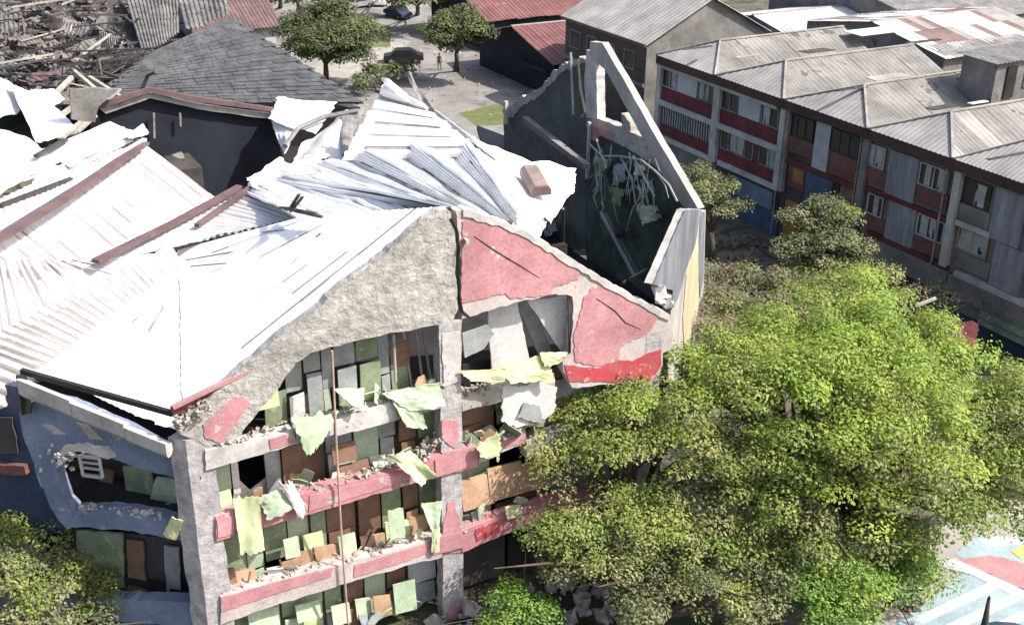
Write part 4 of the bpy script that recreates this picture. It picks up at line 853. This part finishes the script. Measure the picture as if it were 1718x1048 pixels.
for i in range(8): # trusses
    x, y = random.uniform(0,200), random.uniform(20,140); p = wz(x, y, 5.6); q = p+Vector((random.uniform(4,8), random.gauss(0,2), random.gauss(0,.5))); mb = MB(); h = Vector((0,0,1.1))
    mb.bar(p, q, .12); mb.bar(p+h, q+h, .12)
    for k in range(7): mb.bar(p.lerp(q, k/7)+(h if k % 2 else h*0), p.lerp(q, (k+1)/7)+(h*0 if k % 2 else h), .07)
    obj('truss', mb, 'rubdark', ch)
for i, q in enumerate([((100,195,9),(165,150,9.5)),((150,130,9),(205,165,9)),((85,165,8.5),(120,130,9)),((125,120,8),(160,150,8))]):
    obj('bent_beam', MB().bar(wz(*q[0]), wz(*q[1]), .25), 'cream', ch)
pts = [wz(random.uniform(-40,260), random.uniform(0,180), random.uniform(4,5.4)) for _ in range(700)]
obj('rubble', chunks(pts, .7, .4), 'scrap', kind='stuff', label='grey scrap scattered through the collapsed hall')
pts = [Vector((random.uniform(-18,12), random.uniform(26,50), random.uniform(0,1.5))) for _ in range(500)]
obj('rubble', chunks(pts, .9, .4), 'rubdark', kind='stuff', label='dark rubble between the ruin and the slate roof')

pts = []
for _ in range(120):
    p = W(random.uniform(580,930), random.uniform(45,205), z=0); pts.append(p+Vector((0,0,.08)))
obj('street_debris', chunks(pts, .26, .35), 'concrete', kind='stuff', label='small pale debris strewn over the back street')
pts = [W(random.uniform(1200,1420), random.uniform(395,470), z=-1.4) for _ in range(120)]
obj('street_debris', chunks(pts, .35, .35), 'scrap', kind='stuff', label='grey debris on the ground by the terrace')
# ================================================================ trees
LEAF = leafmat('leaves')
def foliage(name, clumps, leaf, per, parent, seed=0):
    """clumps: (centre, radius, colour). many small leaf faces through each clump"""
    rg = np.random.default_rng(seed); C0, X, Y, COL = [], [], [], []
    for c, r, col in clumps:
        n = int(per*r*r); d = rg.normal(size=(n,3)); d /= np.linalg.norm(d, axis=1)[:,None]
        d[:,2] = np.where(d[:,2] < -.35, -d[:,2]*.7, d[:,2])
        rad = r*rg.uniform(.55, 1.08, n)**.6
        p = np.array(c)+d*rad[:,None]*np.array([1.15,1.15,.55])+np.array([0,0,.18*r])*rg.normal(size=(n,1))
        nr = d*.85+rg.normal(size=(n,3))*.42+np.array([.12,-.1,.95]); nr /= np.linalg.norm(nr, axis=1)[:,None]
        x = np.cross(nr, rg.normal(size=(n,3))); x /= np.linalg.norm(x, axis=1)[:,None]; y = np.cross(nr, x)
        s = leaf*rg.uniform(.6, 1.4, n)[:,None]
        C0.append(p); X.append(x*s); Y.append(y*s*.55)
        cc = np.array(col)[None,:]*rg.uniform(.85, 1.15, n)[:,None]; cc[:,0] *= rg.uniform(.93, 1.08, n); COL.append(cc)
    C0, X, Y, COL = map(np.concatenate, (C0, X, Y, COL)); n = len(C0)
    V = np.stack([C0-X, C0-Y, C0+X, C0+Y], 1).reshape(-1,3); ctr = V.mean(0); ctr[2] = V[:,2].min()
    me = bpy.data.meshes.new(name); me.vertices.add(4*n); me.loops.add(4*n); me.polygons.add(n)
    me.vertices.foreach_set('co', (V-ctr).ravel().astype('f')); me.loops.foreach_set('vertex_index', np.arange(4*n, dtype='i'))
    me.polygons.foreach_set('loop_start', np.arange(0, 4*n, 4, dtype='i')); me.polygons.foreach_set('loop_total', np.full(n, 4, 'i'))
    me.update(); at = me.attributes.new('leaf_colour', 'FLOAT_COLOR', 'FACE')
    at.data.foreach_set('color', np.concatenate([np.clip(COL,0,1), np.ones((n,1))], 1).ravel().astype('f'))
    me.materials.append(LEAF); o = link(bpy.data.objects.new(name, me)); o.parent = parent
    o.location = Vector(ctr)-base_of(parent); return o
BRI = [(.25,.35,.055),(.30,.39,.07),(.22,.31,.05),(.33,.40,.085)]
OLI = [(.24,.285,.07),(.28,.31,.085),(.20,.25,.065),(.30,.30,.12),(.21,.29,.06)]
DUL = [(.17,.19,.085),(.21,.22,.11),(.25,.25,.14),(.14,.165,.07)]
GRE = [(.16,.28,.05),(.20,.33,.06),(.13,.22,.045)]
def tree(label, base, lobes, leaf=.11, per=190, cat='tree', group=None, cr=.75, dens=1.0, seed=1, name='tree', gap=.0):
    """lobes: (centre, R, palette)"""
    root = thing(name, base, label, cat, group); base = Vector(base); rg = random.Random(seed); cl = []; tips = []
    for c, Rr, pal in lobes:
        c = Vector(c); n = max(3, int(dens*7*(Rr/cr)**2*.55)); tips.append(c)
        for i in range(n):
            d = Vector([rg.gauss(0,1) for _ in range(3)]).normalized()
            if d.z < -.35: d.z = -d.z
            if nse(c+d*3, .8) < -.30+gap: continue
            rr = Rr*rg.uniform(.72, 1.05) if i % 4 else Rr*rg.uniform(.2,.6)
            p = c+Vector((d.x*rr, d.y*rr, d.z*rr*.6)); r = cr*rg.uniform(.55,1.25)
            q_ = rg.choice(pal); h_ = rg.uniform(.82,1.18); cl.append((p, r, tuple(v_*h_ for v_ in q_)))
    foliage('crown', cl, leaf, per, root, seed)
    cen = sum(tips, Vector())/len(tips); zb = base.z+(cen.z-base.z)*.45; fork = Vector((base.x*.7+cen.x*.3, base.y*.7+cen.y*.3, zb))
    sp = max((t-cen).length for t in tips)+1
    tr = .035*(cen.z-base.z)+.03*sp
    obj('trunk', MB().tube([base-Vector((0,0,.1)), base.lerp(fork,.5)+Vector((.1,0,0)), fork], [tr*1.3, tr, tr*.8], 9), 'bark', root, smooth=True)
    for t_ in tips:
        m_ = fork.lerp(t_, .5)+Vector((rg.uniform(-.3,.3), rg.uniform(-.3,.3), .3))
        obj('limb', MB().tube([fork, m_, t_], [tr*.6, tr*.4, tr*.12], 6), 'bark', root, smooth=True)
        for _ in range(3):
            q = t_+Vector((rg.gauss(0,1), rg.gauss(0,1), rg.uniform(0,.5)))
            obj('branch', MB().tube([m_, m_.lerp(q,.5)+Vector((0,0,.15)), q], [tr*.25, tr*.16, tr*.05], 5), 'bark', root)
    return root
def L(pts): return [(W(x, y, z=z), r, p) for x, y, z, r, p in pts]
def gr(x, y): p = W(x, y, z=0); return Vector((p.x, p.y, gz(p.x, p.y)))
# the great bright crown
T1 = L([(1465,505,8.5,1.5,BRI),(1420,560,8.8,2.3,BRI),(1520,580,8.6,2.2,BRI),(1330,580,8.6,2.1,BRI),(1240,610,8.2,2.0,BRI+OLI[:1]),(1580,630,8.0,1.9,BRI),(1460,650,8.8,2.6,BRI),(1360,660,8.6,2.4,BRI),(1260,680,8.0,2.0,BRI+OLI),(1560,700,7.6,2.1,BRI),(1440,740,7.6,2.3,BRI+OLI[:2]),(1340,760,7.0,1.8,OLI),(1545,780,6.6,1.9,BRI+OLI),(1500,850,5.6,1.6,BRI+OLI),(1590,860,5.2,1.5,BRI+OLI),(1150,630,7.8,1.5,BRI+OLI[:1]),(1250,835,5.4,1.2,OLI),(1310,865,5.2,1.3,OLI+DUL),(1400,820,6.2,1.8,OLI+BRI[:1]),(1420,890,4.2,1.2,DUL),(1180,835,5.2,1.4,OLI+DUL),(1300,935,3.4,1.2,OLI),(1480,905,4.0,1.3,DUL+OLI),(1540,905,4.2,1.1,OLI+BRI[:1]),(1210,790,6.2,1.3,OLI+BRI[:1]),(1280,790,6.4,1.7,OLI+BRI[:1]),(1340,900,4.6,1.4,DUL+OLI)])
tree('great tree with bright lime green spreading crown right of the ruin', Vector((15.5,-2.2,0)), T1, .072, 470, seed=3, cr=.80, dens=.95, gap=.10)
T2 = L([(985,655,7.2,1.4,BRI[:1]+OLI),(1060,655,7.6,1.7,OLI+DUL[:2]+BRI[:2]),(1150,690,7.4,1.8,OLI+BRI),(960,720,6.6,1.5,OLI+BRI[:1]),(1060,740,6.8,1.8,OLI),(1160,760,6.6,1.7,OLI),(940,790,5.6,1.2,OLI+GRE),(1240,760,6.6,1.6,OLI),(1020,700,7,1.6,OLI)])
tree('olive green tree covering the right corner of the pink front', Vector((6.2,-1.9,0)), T2, .068, 480, seed=5, cr=.66, dens=.85, gap=.06)
T3 = L([(900,905,4.4,1.1,OLI+GRE[:1]),(960,880,4.6,1.3,OLI),(1040,870,4.9,1.4,OLI),(1110,850,5.0,1.2,OLI),(1110,910,4.4,1.5,OLI+BRI[:1]),(1040,940,3.9,1.5,OLI+DUL),(1200,900,4.2,1.3,OLI),(1180,970,3.4,1.5,DUL+OLI),(1080,1010,2.9,1.4,DUL),(1270,960,3.5,1.3,OLI+DUL),(950,960,3.2,1.0,DUL),(1240,1030,2.6,1.4,DUL+OLI),(985,925,4.0,1.2,OLI)])
tree('dull olive tree at bottom centre in front of the pink front', Vector((5.4,-5.4,0)), T3, .064, 500, seed=6, cr=.6, dens=.85, gap=.05)
T4 = L([(1350,930,3.8,1.3,GRE+BRI[:1]),(1430,980,3.4,1.4,GRE+BRI),(1340,1000,3.0,1.4,GRE+BRI),(1500,960,3.0,1.3,BRI+GRE),(1540,985,2.4,1.0,BRI+GRE),(1400,1040,2.6,1.3,GRE),(1480,910,3.8,1.1,DUL)])
tree('fresh green low tree beside the painted ground', Vector((11.5,-9.0,0)), T4, .066, 500, seed=8, cr=.62, dens=.95)
T5 = L([(1660,660,7.0,1.7,OLI+BRI[:2]),(1715,700,7.2,1.9,OLI+BRI[:2]),(1640,740,6.4,1.7,OLI+BRI),(1710,790,6.0,1.8,BRI+OLI),(1640,820,5.4,1.4,BRI+OLI),(1780,740,7,2,OLI),(1690,860,4.6,1.2,OLI+BRI)])
tree('yellowish green tree at the right edge of the picture', Vector((22.6,-4.2,0)), T5, .068, 480, seed=9, cr=.66, dens=.9)
T6 = L([(40,940,4.4,1.5,OLI+DUL),(-20,1000,4.4,1.6,OLI),(110,975,3.8,1.3,DUL+OLI),(60,1030,3.6,1.4,OLI+DUL),(170,1000,3.0,1.0,OLI+DUL),(130,1050,2.6,1.2,DUL),(0,900,4.6,1.0,OLI)])
tree('dusty olive tree in the bottom left corner', Vector((-14.6,1.8,0)), T6, .064, 520, seed=10, cr=.52, dens=.9)
T7 = L([(850,1010,2.2,.9,GRE+BRI[:1]),(890,1035,2.0,.9,GRE),(840,1045,1.8,.8,GRE+BRI[:1])])
tree('small vivid green tree at the foot of the centre column', Vector((2.0,-2.2,0)), T7, .056, 800, seed=11, cr=.4)
RS = 'dusty trees along the terraced street'
tree('leafy tree rising in front of the blue panel house', gr(1372,500), L([(1345,375,4.6,1.3,DUL),(1400,370,4.8,1.4,DUL+OLI[:1]),(1375,410,3.8,1.7,DUL),(1420,415,3.6,1.3,DUL),(1335,420,3.4,1.2,DUL),(1380,350,5.4,1.0,DUL),(1390,450,2.4,1.5,DUL),(1350,465,2.0,1.3,OLI)]), .09, 300, seed=12, cr=.6, group=RS)
tree('dusty tree behind the tall corner slab', gr(1195,400), L([(1165,300,3.6,1.5,DUL),(1200,325,3.2,1.4,DUL+OLI[:1]),(1175,340,2.6,1.6,DUL),(1225,350,2.0,1.2,DUL)]), .09, 300, seed=13, cr=.65, group=RS)
BRU = [(.24,.22,.12),(.20,.20,.10),(.26,.22,.13),(.19,.21,.09)]
tree('low brownish bushes between the corner slab and the street', Vector((27,7,0)), L([(1215,470,3.2,1.6,BRU),(1260,480,3.2,1.8,BRU),(1320,490,3.4,1.7,BRU),(1210,520,3.6,1.7,BRU),(1270,530,3.8,1.8,BRU+OLI[:1]),(1200,560,4.0,1.5,BRU),(1340,520,3.8,1.6,OLI+BRU),(1400,490,4.2,1.4,OLI+BRU)]), .08, 330, seed=14, cr=.65, cat='bushes', name='bush')
tree('brown-green shrub below the nearest house wall', Vector((31,4,-1.2)), L([(1440,470,3.8,1.4,OLI),(1480,480,3.8,1.4,OLI),(1560,500,1.6,1.2,BRU)]), .08, 330, seed=15, cr=.6, cat='bushes', name='bush')
FD = [(.09,.115,.045),(.12,.145,.055),(.075,.095,.04),(.15,.165,.065)]
tree('round street tree near the slate roof', gr(545,140), L([(550,35,5.6,2.8,FD),(515,55,4.8,2.4,FD),(590,60,4.8,2.6,FD),(550,80,4.0,2.8,FD),(520,85,3.4,2.2,FD),(585,95,3,2,FD)]), .14, 230, seed=16, cr=.95, dens=1.3)
tree('street tree with a visible trunk and shadow beside red roofs', gr(765,120), L([(765,35,5.8,2.4,FD+[(.16,.15,.06)]),(745,50,5.2,1.9,FD),(795,55,5.2,2.0,FD),(770,70,4.2,2.2,FD)]), .14, 230, seed=17, cr=.9, dens=1.3)
tree('low clipped green bush on the verge under the ruin roof', gr(640,160), L([(625,130,1.2,1.5,FD),(655,122,1.2,1.5,FD),(680,118,1,1.2,FD),(610,145,1,1.2,FD)]), .2, 60, seed=18, cr=.7, cat='bush', name='bush')
for i, (x, y) in enumerate([(500,-5),(700,0),(470,-12),(640,-20)]):
    tree(['dark tree at the top edge left of centre','dark tree at the top edge above the street','far dark tree at the top edge by the white house','furthest dark tree above the road end'][i], gr(x, y+25), L([(x,y,4.5,2.5,FD),(x+30,y-5,4,2.2,FD),(x-30,y+4,3.6,2.2,FD)]), .3, 36, seed=20+i, cr=1.0)
# ================================================================ small street things
def car(label, p, rz, m, group=None):
    root = thing('parked_car', p, label, 'car', group); rot = Matrix.Rotation(rz, 3, 'Z'); p = Vector(p)
    def T(v): return p+rot@Vector(v)
    pr = [(-2.1,.35),(-2.05,.8),(-1.3,.95),(-.7,1.42),(.7,1.45),(1.45,1.0),(2.1,.85),(2.15,.4)]
    obj('body', MB().prism([T((x,-.82,z)) for x, z in pr], rot@Vector((0,1.64,0))), m, root)
    for sx in (-1,1):
        pl = [(-1.15,.98),(-.68,1.36),(.66,1.38),(1.25,1.02)]
        obj('window', MB().prism([T((x,sx*.83-.0,z)) for x, z in pl], rot@Vector((0,sx*.02,0))), 'glass', root)
        obj('headlight', MB().box(T((2.14,sx*.6,.68)), (.08,.3,.14), rot), 'lamp', root)
        for wx in (-1.3,1.3):
            o = obj('wheel', MB().tube([T((wx,sx*.74,.32)), T((wx,sx*.88,.32))], .32, 14), 'rubber', root)
            obj('rim', MB().tube([T((wx,sx*.87,.32)), T((wx,sx*.9,.32))], .18, 10), 'rubgrey', o)
    obj('windscreen', MB().prism([T((1.42,-.7,1.03)),T((1.42,.7,1.03)),T((.78,.68,1.41)),T((.78,-.68,1.41))], rot@Vector((.03,0,.03))), 'glass', root)
    obj('rear_window', MB().prism([T((-1.25,-.7,1.0)),T((-1.25,.7,1.0)),T((-.78,.68,1.38)),T((-.78,-.68,1.38))], rot@Vector((-.03,0,.03))), 'glass', root)
    return root
car('dark maroon car parked on the street beyond the ruin', gr(677,105), R(-25), 'carp')
for i, (x, y, m, l_) in enumerate([(600,14,'rubgrey','grey car at the top edge, left of the pale one'),(640,8,'roofp','pale car parked at the top edge'),(668,30,'darkblue','dark blue car parked beside the far tree')]):
    car(l_, gr(x, y), R(20+i*40), m, None)
def person(label, p, h, top, facing=0.0):
    """small standing figure: one skinned body, hair and clothes as children"""
    p = Vector(p); root = thing('person', p, label, 'person'); k = h/1.7
    J = [(0,0,.95),(0,0,1.15),(0,0,1.38),(0,0,1.50),(0,0,1.62),(-.10,0,.88),(-.12,.04,.5),(-.12,0,.06),(.10,0,.88),(.13,-.06,.5),(.16,-.02,.06),(-.19,0,1.38),(-.25,.02,1.1),(-.24,-.1,.86),(.19,0,1.38),(.26,.02,1.1),(.25,-.08,.86),(-.12,-.13,.03),(.16,-.15,.03),(-.24,-.14,.77),(.25,-.13,.77)]
    E = [(0,1),(1,2),(2,3),(3,4),(0,5),(5,6),(6,7),(0,8),(8,9),(9,10),(2,11),(11,12),(12,13),(2,14),(14,15),(15,16),(7,17),(10,18),(13,19),(16,20)]
    RR = [.14,.13,.14,.055,.105,.09,.062,.045,.09,.062,.045,.06,.045,.034,.06,.045,.034,.04,.04,.035,.035]
    me = bpy.data.meshes.new('body'); rot = Matrix.Rotation(facing, 3, 'Z'); me.from_pydata([rot@(Vector(j)*k) for j in J], E, [])
    o = link(bpy.data.objects.new('body', me)); o.parent = root; me.materials.append(top)
    md = o.modifiers.new('skin', 'SKIN'); me.skin_vertices.new() if not me.skin_vertices else None
    for i, r_ in enumerate(RR): me.skin_vertices[0].data[i].radius = (r_*k, r_*k*.8)
    me.skin_vertices[0].data[0].use_root = True
    o.modifiers.new('sub', 'SUBSURF').levels = 1
    b = MB(); c = p+Vector((0,.01,1.64))*k if 0 else p+Vector((0,0,1.65*k))
    b.grid(lambda u, v: c+Vector((math.cos(u*6.283)*math.sin(v*1.5)*.115*k, math.sin(u*6.283)*math.sin(v*1.5)*.125*k, math.cos(v*1.5)*.13*k)), 12, 6)
    obj('hair', b, 'hair', root, smooth=True); return root
person('person in dark clothes standing on the street left of the trunk', gr(737,118), 1.7, MT['cdark'])
# tapering dark pole and dark blue awning at the lower right
pp = W(1652,1048,z=3.0); pl_ = thing('tapered_pole', (pp.x, pp.y, 0), 'dark tapering pole sticking up over the painted ground', 'pole')
tp = WP(1659,1004, (pp.x,pp.y,0), Vector((FW.x,FW.y,0)).normalized())
obj('shaft', MB().tube([Vector((pp.x,pp.y,0)), pp, tp], [.16,.12,.05], 10), 'rubdark', pl_, smooth=True)
obj('cap', MB().tube([tp, tp+Vector((0,0,.12))], [.06,.02], 8), 'black', pl_)
cpn = W(1715,1075,z=3.2); pa = thing('blue_parasol', (cpn.x,cpn.y,0), 'dark blue canopy just entering at the bottom right corner', 'parasol')
mb = MB(); mb.grid(lambda u, v: cpn+Vector((math.cos(u*6.283)*1.6*v, math.sin(u*6.283)*1.6*v, -.55*v*v)), 16, 5); solid(obj('canopy', mb, 'darkblue', pa), .03)
obj('pole', MB().tube([Vector((cpn.x,cpn.y,0)), cpn], .04, 8), 'rubdark', pa)
lp = gr(1535,1022); dg = thing('bundle', lp, 'small brown bundle lying on the forecourt edge', 'bundle')
for q in ((0,0,.15),(.3,.1,.15),(-.25,.1,.12)): obj('sack', chunks([lp+Vector(q)], .4), 'ridge', dg)
# awning of the market stall under the near house
aw = thing('market_awning', W(1590,540,z=0), 'dark red sagging awning on posts below the nearest house', 'awning')
aP = [W(1535,520,z=2.2), W(1640,545,z=2.2), W(1640,590,z=1.4), W(1540,560,z=1.4)]
solid(obj('canopy', cloth(aP, fold=.2, n=12, seed=60), 'maroon', aw))
for q in aP: obj('post', MB().bar((q.x,q.y,-1.5), q, .08), 'rubdark', aw)
obj('ridge_pole', MB().bar(aP[0]+Vector((0,0,.25)), W(1570,500,z=2.8), .14), 'frame', aw)
